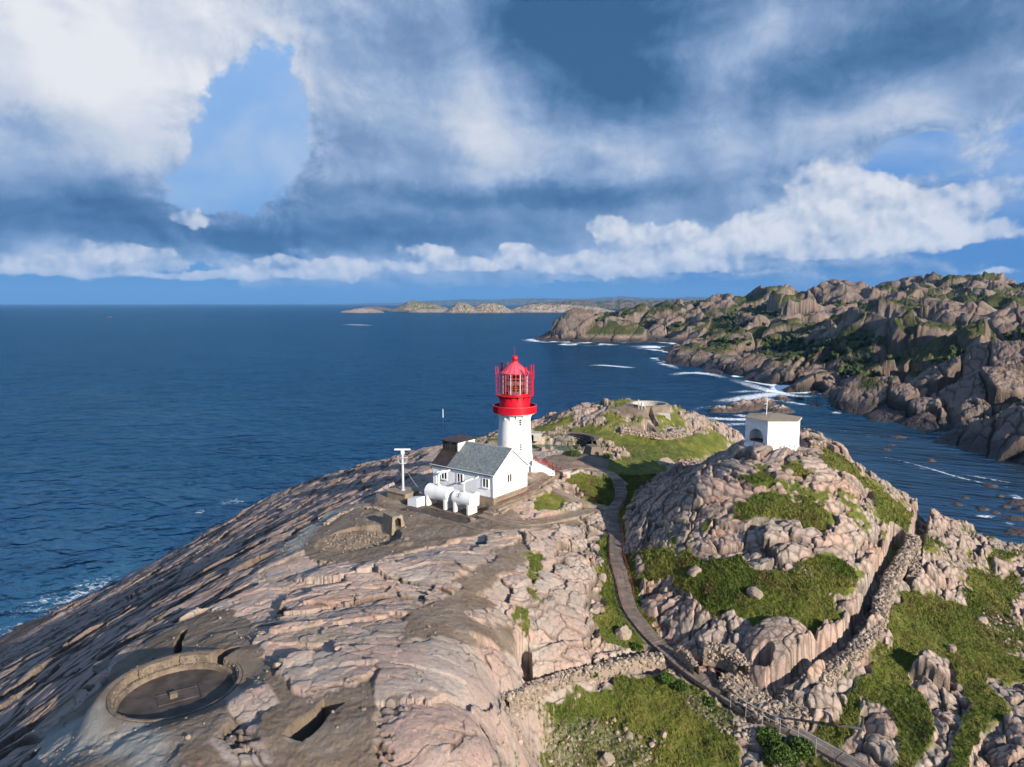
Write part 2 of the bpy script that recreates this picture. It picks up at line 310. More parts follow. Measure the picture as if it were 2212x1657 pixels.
    edge = np.minimum(edge, 1-hillm*(1-sst(.02, .30, e3))*.75)
    edge = edge*(1-sl)+sl*np.minimum(sst(0, .1, f1), sst(0, .2, f2))
    tint = (c1*.5+c2*.5)*(1-sl)+(d1*.4+d2*.6)*sl
    bl = sst(.15, -.3, 0*x)
    return z.reshape(sh), gm.reshape(sh), cm.reshape(sh), edge.reshape(sh), tint.reshape(sh), scr.reshape(sh), sl.reshape(sh), tr.reshape(sh)
_pl = PATHL.copy(); _z = base(_pl[:, 0], _pl[:, 1])
_z = np.convolve(np.pad(_z, 3, mode='edge'), np.ones(7)/7, 'valid')+.12
def PATHZ(t): return np.interp(t, np.linspace(0, 1, len(_z)), _z)

# ------------------------------------------------------------------ object helpers
def mesh_obj(name, verts, faces, mat=None, parent=None, smooth=False):
    me = bpy.data.meshes.new(name); me.from_pydata([tuple(map(float, v)) for v in verts], [], [tuple(map(int, q)) for q in faces])
    return link(name, me, mat, parent, smooth)
def link(name, me, mat=None, parent=None, smooth=False):
    me.update()
    if smooth: me.polygons.foreach_set('use_smooth', np.ones(len(me.polygons), bool))
    if mat is not None:
        me.materials.append(mat)
    o = bpy.data.objects.new(name, me); C.objects.link(o)
    if parent is not None: o.parent = parent
    return o
def np_mesh(name, V, Q, mat, smooth=True, attrs=None, kind=None):
    me = bpy.data.meshes.new(name); nv = len(V); k = Q.shape[1]
    me.vertices.add(nv); me.vertices.foreach_set('co', np.ascontiguousarray(V, f32).ravel())
    me.loops.add(Q.size); me.loops.foreach_set('vertex_index', np.ascontiguousarray(Q, np.int32).ravel())
    me.polygons.add(len(Q)); me.polygons.foreach_set('loop_start', np.arange(0, Q.size, k, dtype=np.int32))
    me.polygons.foreach_set('loop_total', np.full(len(Q), k, np.int32))
    me.polygons.foreach_set('use_smooth', np.full(len(Q), smooth, bool))
    for n, a in (attrs or {}).items():
        if a.ndim == 1: t = me.attributes.new(n, 'FLOAT', 'POINT'); t.data.foreach_set('value', a.astype(f32))
        else: t = me.attributes.new(n, 'FLOAT_COLOR', 'POINT'); t.data.foreach_set('color', np.ascontiguousarray(a, f32).ravel())
    me.update(calc_edges=True); me.validate()
    if mat is not None: me.materials.append(mat)
    o = bpy.data.objects.new(name, me); C.objects.link(o)
    if kind: o['kind'] = kind
    return o
def thing(name, label, cat, loc=(0, 0, 0), rz=0, group=None):
    o = bpy.data.objects.new(name, None); C.objects.link(o); o.empty_display_size = .5
    o.location = [float(q) for q in loc]; o.rotation_euler = (0, 0, rz); o['label'] = label; o['category'] = cat
    if group: o['group'] = group
    return o
def tag(o, label, cat, group=None):
    o['label'] = label; o['category'] = cat
    if group: o['group'] = group
    return o
def polar(a0, a1, na, r0, r1, nr):
    th = np.radians(np.linspace(a0, a1, na)); r = np.exp(np.linspace(math.log(r0), math.log(r1), nr))
    Rr, T = np.meshgrid(r, th, indexing='ij')
    return Rr*np.sin(T), Rr*np.cos(T)
def polar2(a0, a1, na, r0, r1, nr, d0, d1, w_):
    l = np.linspace(math.log(r0), math.log(r1), 4000); den = 1+w_*(sst(math.log(d0)-.1, math.log(d0)+.1, l)-sst(math.log(d1)-.1, math.log(d1)+.1, l))
    c = np.cumsum(den); c = (c-c[0])/(c[-1]-c[0]); r = np.exp(np.interp(np.linspace(0, 1, nr), c, l)); th = np.radians(np.linspace(a0, a1, na))
    Rr, T = np.meshgrid(r, th, indexing='ij'); return Rr*np.sin(T), Rr*np.cos(T)
def gridfaces(nr, na, keep=None):
    i = np.arange(nr*na).reshape(nr, na)
    q = np.stack([i[:-1, :-1], i[:-1, 1:], i[1:, 1:], i[1:, :-1]], -1).reshape(-1, 4)
    if keep is not None:
        k = keep.ravel(); q = q[k[q].any(1)]
    return q
def compact(V, Q, attrs):
    used = np.zeros(len(V), bool); used[Q.ravel()] = True
    m = np.cumsum(used)-1
    return V[used], m[Q], {k: a[used] for k, a in attrs.items()}

# ------------------------------------------------------------------ node helper
class NT:
    def __init__(s, nt): s.nt = nt; s.n = nt.nodes; s.l = nt.links
    def new(s, t, **kw):
        o = s.n.new(t)
        for k, v in kw.items(): setattr(o, k, v)
        return o
    def put(s, sock, v):
        if isinstance(v, bpy.types.NodeSocket): s.l.new(v, sock)
        elif v is not None: sock.default_value = v
    def math(s, op, a, b=None, c=None, clamp=False):
        o = s.new('ShaderNodeMath', operation=op, use_clamp=clamp)
        s.put(o.inputs[0], a); s.put(o.inputs[1], b)
        if c is not None: s.put(o.inputs[2], c)
        return o.outputs[0]
    def vmath(s, op, a, b=None):
        o = s.new('ShaderNodeVectorMath', operation=op); s.put(o.inputs[0], a)
        if b is not None: s.put(o.inputs['Scale'] if op == 'SCALE' else o.inputs[1], b)
        return o.outputs['Value'] if op in ('LENGTH', 'DOT_PRODUCT', 'DISTANCE') else o.outputs[0]
    def mix(s, f, a, b, mode='MIX', clamp=True):
        o = s.new('ShaderNodeMix', data_type='RGBA', blend_type=mode); o.clamp_factor = clamp
        s.put(o.inputs[0], f); s.put(o.inputs[6], col(a)); s.put(o.inputs[7], col(b)); return o.outputs[2]
    def ramp(s, v, a, b, lo=0., hi=1., mode='SMOOTHSTEP'):
        o = s.new('ShaderNodeMapRange', interpolation_type=mode); o.clamp = True
        s.put(o.inputs[0], v); s.put(o.inputs[1], a); s.put(o.inputs[2], b); s.put(o.inputs[3], lo); s.put(o.inputs[4], hi); return o.outputs[0]
    dims = '3D'
    def noise(s, vec, scale, detail=4, rough=.5, dist=0., out=0):
        o = s.new('ShaderNodeTexNoise', noise_dimensions=s.dims); s.put(o.inputs['Vector'], vec); s.put(o.inputs['Scale'], scale)
        o.inputs['Detail'].default_value = detail; o.inputs['Roughness'].default_value = rough; o.inputs['Distortion'].default_value = dist
        return o.outputs[out]
    def voronoi(s, vec, scale, feature='F1', out='Distance', rnd=1.):
        o = s.new('ShaderNodeTexVoronoi', feature=feature, voronoi_dimensions=s.dims); s.put(o.inputs['Vector'], vec); s.put(o.inputs['Scale'], scale)
        o.inputs['Randomness'].default_value = rnd
        return o.outputs[out]
    def attr(s, name, out='Fac'):
        o = s.new('ShaderNodeAttribute', attribute_name=name); return o.outputs[out]
    def bump(s, h, strength=.5, dist=.05, normal=None):
        o = s.new('ShaderNodeBump'); s.put(o.inputs['Height'], h); s.put(o.inputs['Strength'], strength); s.put(o.inputs['Distance'], dist)
        if normal is not None: s.put(o.inputs['Normal'], normal)
        return o.outputs[0]
def col(c):
    return (c[0], c[1], c[2], 1.) if isinstance(c, (tuple, list)) and len(c) == 3 else c
def newmat(name):
    m = bpy.data.materials.new(name); m.use_nodes = True; t = NT(m.node_tree)
    b = t.n['Principled BSDF']; b.inputs['Specular IOR Level'].default_value = .3
    return m, t, b
# ------------------------------------------------------------------ materials of the land
def rock_colour(t, pos, tint, fine=1.0, far=False):
    n1 = t.noise(pos, .22*fine, 5, .6); n2 = t.noise(pos, 1.7*fine, 6, .65); n3 = t.noise(pos, 7*fine, 5, .7)
    a = t.mix(t.ramp(n1, .35, .68), (.410, .285, .232), (.405, .342, .292))     # pink granite to buff
    a = t.mix(t.ramp(tint, .15, .9), a, (.27, .232, .205), 'MIX')  if False else t.mix(t.math('MULTIPLY', t.ramp(tint, .5, 1.0), .65), a, (.235, .205, .18))
    a = t.mix(t.math('MULTIPLY', t.ramp(tint, .22, 0.0), .6), a, (.43, .25, .17))
    a = t.mix(t.math('MULTIPLY', t.ramp(n2, .46, .68), .62), a, (.235, .215, .195))  # grey lichen
    a = t.mix(t.math('MULTIPLY', t.ramp(n3, .56, .72), .45), a, (.47, .385, .31))
    a = t.mix(t.math('MULTIPLY', t.ramp(t.noise(pos, 3.3*fine, 8, .75), .565, .66), .75), a, (.10, .085, .075))  # black crusts
    a = t.mix(t.math('MULTIPLY', t.ramp(t.noise(pos, .5*fine, 8, .7, .6), .53, .66), .5), a, (.20, .165, .14))       # dark weathering
    a = t.mix(t.math('MULTIPLY', t.ramp(t.noise(pos, .31*fine, 5, .6, 1.), .58, .70), .4), a, (.55, .30, .18))      # iron-orange patches
    return a, n2, n3
def land_material(name, far=False):
    m, t, b = newmat(name)
    pos = t.new('ShaderNodeNewGeometry').outputs['Position']
    f = .13 if far else 1.
    gm, cm, edge, tint, wet, slab = [t.attr(q) for q in ('grassy', 'concrete', 'edge', 'tint', 'wet', 'slab')]
    a, n2, n3 = rock_colour(t, pos, tint, f if far else 1.)
    if far: a = t.mix(t.math('MULTIPLY', t.ramp(t.noise(pos, .018, 4, .6), .35, .6), .65), a, (.17, .13, .105)); a = t.mix(.44, a, (.085, .065, .052))
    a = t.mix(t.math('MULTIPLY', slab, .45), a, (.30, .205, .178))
    a = t.mix(t.math('MULTIPLY', t.math('SUBTRACT', 1., edge), .82), a, (.055, .042, .028))       # darker brown along the joints
    # concrete apron: brown-grey, weathered
    c = t.mix(t.ramp(t.noise(pos, .35, 5, .6), .35, .7), (.155, .115, .082), (.225, .18, .14))
    c = t.mix(t.math('MULTIPLY', t.ramp(t.noise(pos, 2.6, 7, .7), .5, .75), .5), c, (.12, .09, .065))
    c = t.mix(t.math('MULTIPLY', t.attr('pale'), .75), c, (.32, .325, .30))
    a = t.mix(cm, a, c)
    # grass
    g1 = t.noise(pos, .25*(1 if not far else .15), 4, .6); g2 = t.noise(pos, 2.4*(1 if not far else .2), 6, .7)
    g = t.mix(t.ramp(g1, .35, .65), (.070, .095, .011), (.125, .138, .018))
    g = t.mix(t.ramp(g2, .50, .74), g, (.125, .118, .026))
    g = t.mix(t.ramp(g2, .46, .30), g, (.030, .045, .008))
    g = t.mix(t.math('MULTIPLY', t.ramp(t.noise(pos, .9, 4, .6), .56, .68), .55), g, (.12, .085, .035))
    g = t.mix(t.math('MULTIPLY', t.ramp(t.noise(pos, .5, 3, .5), .52, .66), .5), g, (.20, .17, .05))
    if far: g = t.mix(t.ramp(g2, .35, .65, .5, .92), g, (.024, .030, .012))
    a = t.mix(gm, a, g)
    a = t.mix(t.math('MULTIPLY', t.attr('rubble'), .5), a, (.30, .25, .21))
    a = t.mix(t.math('MULTIPLY', wet, .85), a, (.028, .022, .020))
    t.put(b.inputs['Base Color'], a)
    t.put(b.inputs['Roughness'], t.math('SUBTRACT', .92, t.math('MULTIPLY', wet, .45)))
    h = t.math('ADD', t.math('MULTIPLY', n2, .8), t.math('MULTIPLY', n3, .5))
    h = t.math('ADD', h, t.math('MULTIPLY', t.noise(pos, 22*f, 4, .7), .25))
    crk = t.voronoi(t.vmath('ADD', pos, t.vmath('SCALE', t.noise(pos, 1.5*f, 3, .6, out=1), .8)), .9*f, 'DISTANCE_TO_EDGE')
    h = t.math('ADD', h, t.math('MULTIPLY', t.ramp(crk, 0, .05), t.math('MULTIPLY', t.math('SUBTRACT', 1., t.math('MAXIMUM', gm, cm)), .10)))
    t.put(b.inputs['Normal'], t.bump(h, .85, .16 if not far else 1.7))
    return m
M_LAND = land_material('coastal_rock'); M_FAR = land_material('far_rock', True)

# ------------------------------------------------------------------ the near island
NA, NR = 1560, 1300
Xp, Yp = polar2(-52, 49, NA, 21, 236, NR, 46, 100, 1.0)
Z, gm, cm, edge, tint, scr, sl, tr = height(Xp, Yp)
keep = (Z > -2.5)
def slope_of(X, Y, Z):
    dr = np.hypot(np.gradient(X, axis=0), np.gradient(Y, axis=0)); dt = np.hypot(np.gradient(X, axis=1), np.gradient(Y, axis=1))
    return np.hypot(np.gradient(Z, axis=0)/dr, np.gradient(Z, axis=1)/dt)
SLP = slope_of(Xp, Yp, Z); SLP = (SLP+np.roll(SLP, 1, 0)+np.roll(SLP, -1, 0)+np.roll(SLP, 2, 0)+np.roll(SLP, -2, 0))/5
gm = gm*sst(1.7, 1.0, SLP)
_rr = np.hypot(Xp[:, 0], Yp[:, 0])
def ongrid(x, y):
    i = np.clip(np.searchsorted(_rr, np.hypot(x, y)), 0, NR-1); j = np.clip(np.round((np.degrees(np.arctan2(x, y))+52)/101*(NA-1)).astype(int), 0, NA-1)
    return Z[i, j], gm[i, j]
pale = sst(-1, 1, M.get(region(["40 1660;90 1575;170 1560;260 1560;330 1590;340 1660", "600 1184;700 1108;790 1090;700 1130;640 1190"]), Xp, Yp)+fbm(Xp*.4, Yp*.4, 3, 5)*1.2)
wet = sst(5.5, 2.2, Z+1.6*fbm(Xp*.15, Yp*.15, 3, 8))
V = np.stack([Xp, Yp, Z], -1).reshape(-1, 3)
V, Q, at = compact(V, gridfaces(NR, NA, keep), dict(grassy=gm.ravel(), concrete=cm.ravel(), edge=edge.ravel(), tint=tint.ravel(), rubble=scr.ravel(), slab=sl.ravel(), wet=wet.ravel(), pale=pale.ravel()))
np_mesh('terrain', V, Q[:, ::-1], M_LAND, True, at, 'structure')
del V, Q, at
print('near terrain built')

# ------------------------------------------------------------------ the headland to the right (distances in metres along the sight line)
FPTS = """1160 735 Z0;1190 715 1150;1232 664 1170;1290 664 1180;1340 700 1130;1380 716 1120;1220 742 Z1;1300 740 Z1;1400 737 Z2;1480 740 Z2;1500 738 Z0
1310 690 1150;1420 651 1500;1350 656 1450;1480 655 1480;1400 690 1350;1450 700 1250;1430 720 1150;1500 700 1150;1540 680 1200;1500 668 1400;1560 650 1450
1660 620 1500;1600 634 1500;1720 632 1450;1760 640 1400;1600 668 1250;1680 670 1200;1560 712 1000;1600 700 1050;1640 680 1050;1620 725 900;1520 735 900;1700 705 1050
1850 612 1300;1800 632 1300;1900 625 1300;1780 660 1150;1850 668 1050;1930 650 1200;1750 690 1050;1820 700 980
2000 601 1450;1940 622 1450;2080 612 1500;2160 620 1450;2230 616 1300;2010 640 1150;2100 650 1050;2040 676 1000;1950 690 880
1460 781 Z1;1470 765 700;1500 745 760;1540 728 840;1560 770 650;1600 760 640;1500 806 Z0;1560 800 600;1600 820 Z1;1660 838 Z1;1640 790 590;1700 760 620;1680 735 760;1740 730 720;1700 800 530;1740 850 Z1;1690 860 Z0
1700 905 Z0;1710 880 400;1750 870 425;1780 915 Z1;1800 880 400;1780 820 470;1840 780 520;1820 730 620;1900 715 650;1900 760 520;1960 725 600;1960 680 800;1880 830 440;1900 900 370;1860 915 Z2;1900 945 Z1;1960 985 Z0;1960 940 320;2000 900 350;1960 860 390;2000 800 450;2050 760 480;2060 700 650;2120 720 560;2200 700 560;2160 670 750
2000 1000 Z0;2060 1015 Z0;2120 1030 Z1;2212 1060 Z0;2260 1075 Z0;2060 960 300;2150 960 285;2230 990 255;2100 880 340;2200 880 320;2150 800 400;2230 780 400;2230 650 800;2210 740 480;2230 720 480;2280 700 480;2280 900 300"""
fp = []
for ln in FPTS.replace('\n', ';').split(';'):
    a, b_, c = ln.split()
    fp.append(P(float(a), float(b_), float(c[1:])) if c[0] == 'Z' else PT(float(a), float(b_), float(c)))
def Pz(u, v): return list(P(u, v, -14))
fp += [np.array(q) for q in [Pz(1100, 735), Pz(1130, 745), Pz(1200, 760), Pz(1300, 760), Pz(1400, 760), Pz(1440, 750), Pz(1430, 790), Pz(1470, 825), Pz(1540, 850), Pz(1640, 875), Pz(1640, 905), Pz(1660, 935), Pz(1760, 950), Pz(1880, 985), Pz(1940, 1030), Pz(2060, 1070), Pz(2212, 1110), Pz(2350, 1150), Pz(1500, 900), Pz(1300, 850), Pz(1800, 1020), Pz(2000, 1100), Pz(1700, 970),
      (60., 1250., -14.), (90., 1450., -14.), (200., 1700., -10.), (300., 1800., 30.), (500., 1900., 60.), (1000., 1900., 70.), (1500., 1900., 60.), (1600., 1200., 70.), (1400., 800., 65.), (900., 500., 62.), (600., 300., 55.), (420., 200., 35.), (300., 150., 8.), (250., 120., -5.), (400., 120., 20.), (600., 1650., 70.), (150., 1300., -10.)]]
fp = np.array(fp)
GF = Grid(0, 1700, 100, 2000, 6)
FB = blur(rbf_eval(fp, rbf_fit(fp), GF.X, GF.Y), 1.0)
_b = blur(FB, 3.); _gy, _gx = np.gradient(_b, 6.); _m = np.sqrt(.06+_gx**2+_gy**2); FGX, FGY = blur(_gx/_m, 2.), blur(_gy/_m, 2.)
def fheight(x, y):
    z0 = GF.get(FB, x, y); sx_ = x+.45*GF.get(FGX, x, y)*z0; sy_ = y+.45*GF.get(FGY, x, y)*z0
    d = np.hypot(x, y); near = sst(750, 350, d)
    amp = sst(-6, 14, z0)
    w1 = sx_+16*fbm(x*.012, y*.012, 3, 3); w2 = sy_+16*fbm(x*.012+5, y*.012, 3, 4)
    b0, e0, c0 = blocks(w1, w2, 62, 40, .26, .22, .10, .10, .5, 1.5, .04)
    u1 = sx_+4*fbm(x*.05, y*.05, 3, 13); u2 = sy_+4*fbm(x*.05+5, y*.05, 3, 14)
    b1, e1, c1 = blocks(u1, u2, 19, 41, .42, .32, .16, .10, .9, 2.2, .04)
    b2, e2, c2 = blocks(u1+2, u2, 6.5, 42, .46, .36, .2, .12, .7, 1.9, .05)
    b3, e3, c3 = blocks(u1, u2+.3*b2, 2.2, 43, .5, .4, .3, .15, .3, 1.5)
    rid = 1-np.abs(fbm(x*.0075, y*.0075, 4, 55))*2.6
    rid2 = 1-np.abs(fbm(x*.02, y*.02, 3, 57))*2.4
    fr = sst(300, 750, d); ofar = 1-.45*sst(600, 1100, d)
    pm_ = sst(150, 330, x); dz = b0*1.25*(.4+.6*pm_)+b1*(.55+.45*near)+b2*.42*ofar+b3*.8*near+.25*fbm(x*.9, y*.9, 3, 66)*near+19*(rid-.55)*fr*sst(2, 30, z0)*pm_+6*(rid2-.5)*(.4+.6*fr)*(.3+.7*pm_)
    z = z0+dz*(.25+.75*amp)*sst(-16, -2, z0)
    gr = fbm(x*.010, y*.010, 4, 91)+.35*fbm(x*.06, y*.06, 3, 92)
    low = sst(6, 22, z0)*sst(.15, -.6, dz/12)
    gm = sst(.12, .24, gr*.8+.95*low+.02+.10*fr)*sst(8, 14, z)
    z = z*(1-gm*.0)-gm*.0
    edge = np.maximum(np.minimum(sst(0, .14, e1), sst(0, .18, e2)), .5*fr)
    return z, gm, edge, c1*.5+c2*.5, low*gm
NA2, NR2 = 1150, 860
Xf, Yf = polar(-1.5, 47, NA2, 195, 1950, NR2)
Zf, gf, ef, tf, woodf = fheight(Xf, Yf)
gf = gf*sst(1.9, 1.1, slope_of(Xf, Yf, Zf))
wetf = sst(9., 3.5, Zf+2*fbm(Xf*.05, Yf*.05, 3, 8))
V = np.stack([Xf, Yf, Zf], -1).reshape(-1, 3); o0 = np.zeros(Xf.size, f32)
slf = (.35+.65*sst(-.2, .3, fbm(Xf*.02, Yf*.02, 3, 19))).ravel()*(.35+.65*sst(750, 380, np.hypot(Xf, Yf)).ravel())  # purple rock tint, stronger on the near headland, standing in for cloud shade
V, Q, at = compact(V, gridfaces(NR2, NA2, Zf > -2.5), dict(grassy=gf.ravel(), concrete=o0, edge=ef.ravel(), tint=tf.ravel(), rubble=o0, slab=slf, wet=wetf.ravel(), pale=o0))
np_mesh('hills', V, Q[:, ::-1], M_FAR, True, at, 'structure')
del V, Q, at

# ------------------------------------------------------------------ distant islands and mountains
def ridge(name, sil, base_v, depth, seed, rough, mat=M_FAR, grass=.3, zb=None):
    """an island seen side on: a ridge whose skyline is sil [(u, v)...], rising from the water at base_v"""
    u0, u1 = sil[0][0], sil[-1][0]
    t0 = (0-CAMZ)/ray(CX, base_v)[2] if zb is None else zb
    nu = int(max(60, (u1-u0)*2.2)); nd = 26
    us = np.linspace(u0, u1, nu); vs = np.interp(us, [q[0] for q in sil], [q[1] for q in sil])
    V = []
    for j in range(nd):
        s = j/(nd-1); t = t0+depth*(s*2)
        prof = math.sin(math.pi*min(1, s*1.0))**.7 if s < 1 else 0
        for i in range(nu):
            d = ray(us[i], vs[i]); tc = t0+depth
            top = max(0., CAMZ+d[2]*tc)
            x = (us[i]-CX)/FP*t*1.0; y = d[1]*t
            V.append((x, y, top*prof, s))
    V = np.array(V); sc_ = depth*.25
    n = fbm(V[:, 0]/sc_, V[:, 1]/sc_, 5, seed); n2 = fbm(V[:, 0]/sc_*4, V[:, 1]/sc_*4, 3, seed+3)
    Z = V[:, 2]*(1+rough*n+rough*.5*n2)-1.5
    g = sst(-.05, .35, n2+grass-.55)
    wet = sst(6, 2, Z)
    at = dict(grassy=g, concrete=g*0, edge=sst(-.5, -.1, n2), tint=(n+1)/2, rubble=g*0, slab=g*0, wet=wet, pale=g*0)
    np_mesh(name, np.c_[V[:, :2], Z], gridfaces(nd, nu)[:, ::-1], mat, True, at, 'structure')
MI = M_LAND
ridge('island', [(736, 673), (745, 671), (775, 666), (805, 667), (830, 674)], 676.5, 160, 1, .25, MI, grass=.1)
ridge('island', [(760, 669), (790, 663), (830, 664), (858, 669)], 671.5, 300, 2, .25, grass=.2)
ridge('island', [(838, 671), (862, 662), (880, 653), (895, 651), (915, 655), (935, 656), (955, 662), (975, 668), (985, 672)], 673.5, 330, 3, .2, MI, grass=.75)
ridge('island', [(880, 675), (905, 668), (930, 668), (975, 669), (985, 675)], 676, 120, 4, .3, MI, grass=.2)
ridge('island', [(958, 674), (975, 664), (990, 655), (1010, 657), (1024, 664), (1040, 657), (1066, 655), (1085, 660), (1100, 668), (1110, 674)], 677, 220, 5, .25, MI, grass=.5)
ridge('island', [(1085, 673), (1120, 664), (1150, 657), (1190, 658), (1240, 661), (1290, 665), (1330, 672)], 676, 260, 6, .3, MI, grass=.4)
ridge('island', [(1090, 668), (1150, 655), (1200, 652), (1235, 649), (1270, 650), (1290, 652), (1340, 647), (1420, 650), (1480, 649), (1540, 655), (1560, 668)], 668.5, 500, 7, .2, grass=.7)
ridge('mountains', [(860, 657), (900, 652), (960, 649), (1000, 647), (1060, 648), (1120, 645), (1180, 644), (1260, 646), (1340, 641), (1420, 645), (1500, 642), (1620, 645), (1700, 646)], 657.8, 1500, 8, .12, grass=.8, zb=22000)
ridge('mountains', [(740, 657), (800, 655), (860, 654), (920, 652), (1000, 650), (1080, 651), (1180, 648), (1300, 644), (1400, 646), (1560, 643)], 657., 2500, 9, .1, grass=.8, zb=30000)
# skerries and drying rocks in the channel
def skerry(name, u, v, rx, ry, h, seed, a=0.):
    p = P(u, v, 0); n = 64
    q, w = np.meshgrid(np.linspace(-1.15, 1.15, n), np.linspace(-1.15, 1.15, n))
    r = np.hypot(q, w)*(1+.22*fbm(q*2, w*2, 3, seed))
    x = p[0]+(q*rx)*math.cos(a)-(w*ry)*math.sin(a); y = p[1]+(q*rx)*math.sin(a)+(w*ry)*math.cos(a)
    b1, e1, c1 = blocks(x+fbm(x*.3, y*.3, 2, 1), y, max(1.2, rx*.22), seed, .5, .3, .25, .15, .6, 1.6)
    b2, e2, c2 = blocks(x, y, max(.5, rx*.07), seed+1, .5, .3, .3, .15, .2, 1.4)
    z = h*(np.clip(1-r*r, -1.2, 1))*(1+.3*fbm(q*3, w*3, 2, seed+4))+(b1*.7+b2*.6)*sst(1.1, .6, r)*min(1, h*.45)
    wetn = sst(h*1.1, h*.5, z) if rx > 4.6 else z*0+1.
    g = (z*0).ravel()
    V, Q, at = compact(np.stack([x, y, z], -1).reshape(-1, 3), gridfaces(n, n, z > -1.), dict(grassy=g, concrete=g, edge=sst(0, .15, e1).ravel(), tint=c1.ravel(), rubble=g, slab=g+.6, wet=wetn.ravel(), pale=g))
    if len(Q): np_mesh(name, V, Q, M_LAND, True, at, 'structure')
skerry('rocks', 1605, 884, 13, 9, 5.0, 5, .3); skerry('rocks', 1645, 880, 12, 8, 5.5, 6, .5); skerry('rocks', 1682, 890, 9, 6, 3.5, 7, .1)
skerry('rocks', 1560, 889, 10, 5, 3.2, 8, .0); skerry('rocks', 1665, 898, 9, 4, 1.8, 9, 0); skerry('rocks', 1688, 864, 5, 4, 3, 10, 0)
skerry('rocks', 237, 686, 12, 8, 3.5, 11, 0); skerry('rocks', 1940, 945, 3.5, 2.4, .9, 12, 0); skerry('rocks', 2010, 996, 2.0, 1.6, 1.0, 13, 0)
for k, (u, v, r_) in enumerate([(2140, 1050, 2.2), (2068, 1090, 1.5), (2122, 1100, 1.8), (2150, 1108, 1.2), (2200, 1086, 3), (2206, 1100, 2), (2160, 1072, 1.2), (2190, 1120, 2.4), (2085, 1076, 1.1), (1925, 962, 1.5), (1915, 972, 1.6), (2170, 1095, 1.5), (2205, 1150, 3.5)]):
    skerry('rocks', u, v, r_*1.3, r_, .45+.12*r_, 30+k, .4)
# ------------------------------------------------------------------ materials of the built things
def plain(name, c, rough=.6, metal=0., var=.12, sc_=3., bumpd=.0, dirt=None, dirt_amt=.3, spec=.4, streak=None):
    m, t, b = newmat(name)
    pos = t.new('ShaderNodeTexCoord').outputs['Object']
    n = t.noise(pos, sc_, 5, .6); k = t.ramp(n, .3, .7, 1-var, 1+var)
    cc = t.mix(1., c, k, 'MULTIPLY', clamp=False)
    if dirt: cc = t.mix(t.math('MULTIPLY', t.ramp(t.noise(pos, sc_*.6, 7, .7, .4), .5, .75), dirt_amt), cc, dirt)
    if streak: cc = t.mix(t.math('MULTIPLY', t.ramp(t.noise(t.vmath('MULTIPLY', pos, (5, 5, .35)), 1, 5, .7), .54, .72), streak[1]), cc, streak[0])
    t.put(b.inputs['Base Color'], cc); b.inputs['Roughness'].default_value = rough; b.inputs['Metallic'].default_value = metal; b.inputs['Specular IOR Level'].default_value = spec
    if bumpd: t.put(b.inputs['Normal'], t.bump(t.noise(pos, sc_*6, 5, .7), .6, bumpd))
    return m
WHITE = plain('white_paint', (.76, .76, .75), .5, var=.03, sc_=1.5, dirt=(.55, .50, .44), dirt_amt=.3, streak=((.50, .40, .30), .38))
WHITE2 = plain('white_metal_paint', (.78, .79, .80), .35, var=.03, dirt=(.5, .42, .35), dirt_amt=.15)
RED = plain('red_paint', (.50, .006, .020), .38, var=.12, sc_=1.2, dirt=(.30, .02, .02), dirt_amt=.35, streak=((.20, .02, .015), .5))
REDROOF = plain('faded_red_paint', (.58, .085, .125), .4, var=.12, sc_=2., dirt=(.62, .16, .18), dirt_amt=.4)
ORANGE = plain('orange_red_paint', (.60, .10, .05), .45)
GLASS, t, b = newmat('lantern_glass'); b.inputs['Base Color'].default_value = (.9, .97, .95, 1); b.inputs['Transmission Weight'].default_value = 1.; b.inputs['Roughness'].default_value = .0; b.inputs['IOR'].default_value = 1.02; b.inputs['Specular IOR Level'].default_value = .8
LENS = plain('prism_glass_green', (.03, .07, .035), .08, var=.5, sc_=5, spec=.9)
LENSW = plain('bulls_eye_glass', (.62, .68, .60), .12, var=.2, sc_=6, spec=.9)
DARK = plain('dark_opening', (.012, .011, .010), .8)
PANE = plain('window_pane', (.02, .023, .026), .06, spec=.8)
CONCR = plain('weathered_concrete', (.22, .175, .13), .85, var=.25, sc_=1.2, bumpd=.02, dirt=(.13, .10, .075), dirt_amt=.6)
CONCS = plain('stained_concrete', (.15, .118, .088), .9, var=.35, sc_=1.5, bumpd=.03, dirt=(.06, .047, .035), dirt_amt=.75)
CONCD = plain('dark_concrete', (.060, .047, .040), .7, var=.45, sc_=1., bumpd=.02, dirt=(.05, .04, .03), dirt_amt=.6)
CONCL = plain('pale_concrete', (.36, .34, .30), .8, var=.15, sc_=2, bumpd=.01, dirt=(.2, .17, .14), dirt_amt=.4)
WOODP = plain('path_boards', (.135, .108, .090), .85, var=.3, sc_=1.3, bumpd=.02, dirt=(.09, .07, .06), dirt_amt=.5)
RUST = plain('rust_red_rail', (.20, .045, .03), .6, var=.2)
REDRAIL = plain('red_rail', (.55, .07, .05), .5)
STEEL = plain('galvanised_steel', (.55, .56, .57), .45, .3, var=.08)
BRONZE = plain('brown_sheet_roof', (.060, .040, .034), .35, .3, var=.3, sc_=1.5, dirt=(.13, .06, .04), dirt_amt=.5)
GREENW = plain('dark_green_glazing', (.018, .03, .025), .12, var=.5, sc_=1.2, spec=.8)
IRON = plain('anchor_iron', (.035, .045, .04), .6, var=.3, sc_=4, dirt=(.12, .05, .03), dirt_amt=.4)
POOLM = plain('green_pool_water', (.004, .085, .045), .12, var=.15, spec=.5)
HUTROOF = plain('hut_roof_felt', (.25, .205, .15), .85, var=.15, sc_=1., dirt=(.17, .14, .11), dirt_amt=.5)
BENCH = plain('brown_bench', (.09, .04, .03), .7)
SEATM = plain('black_terrace', (.022, .020, .020), .7)
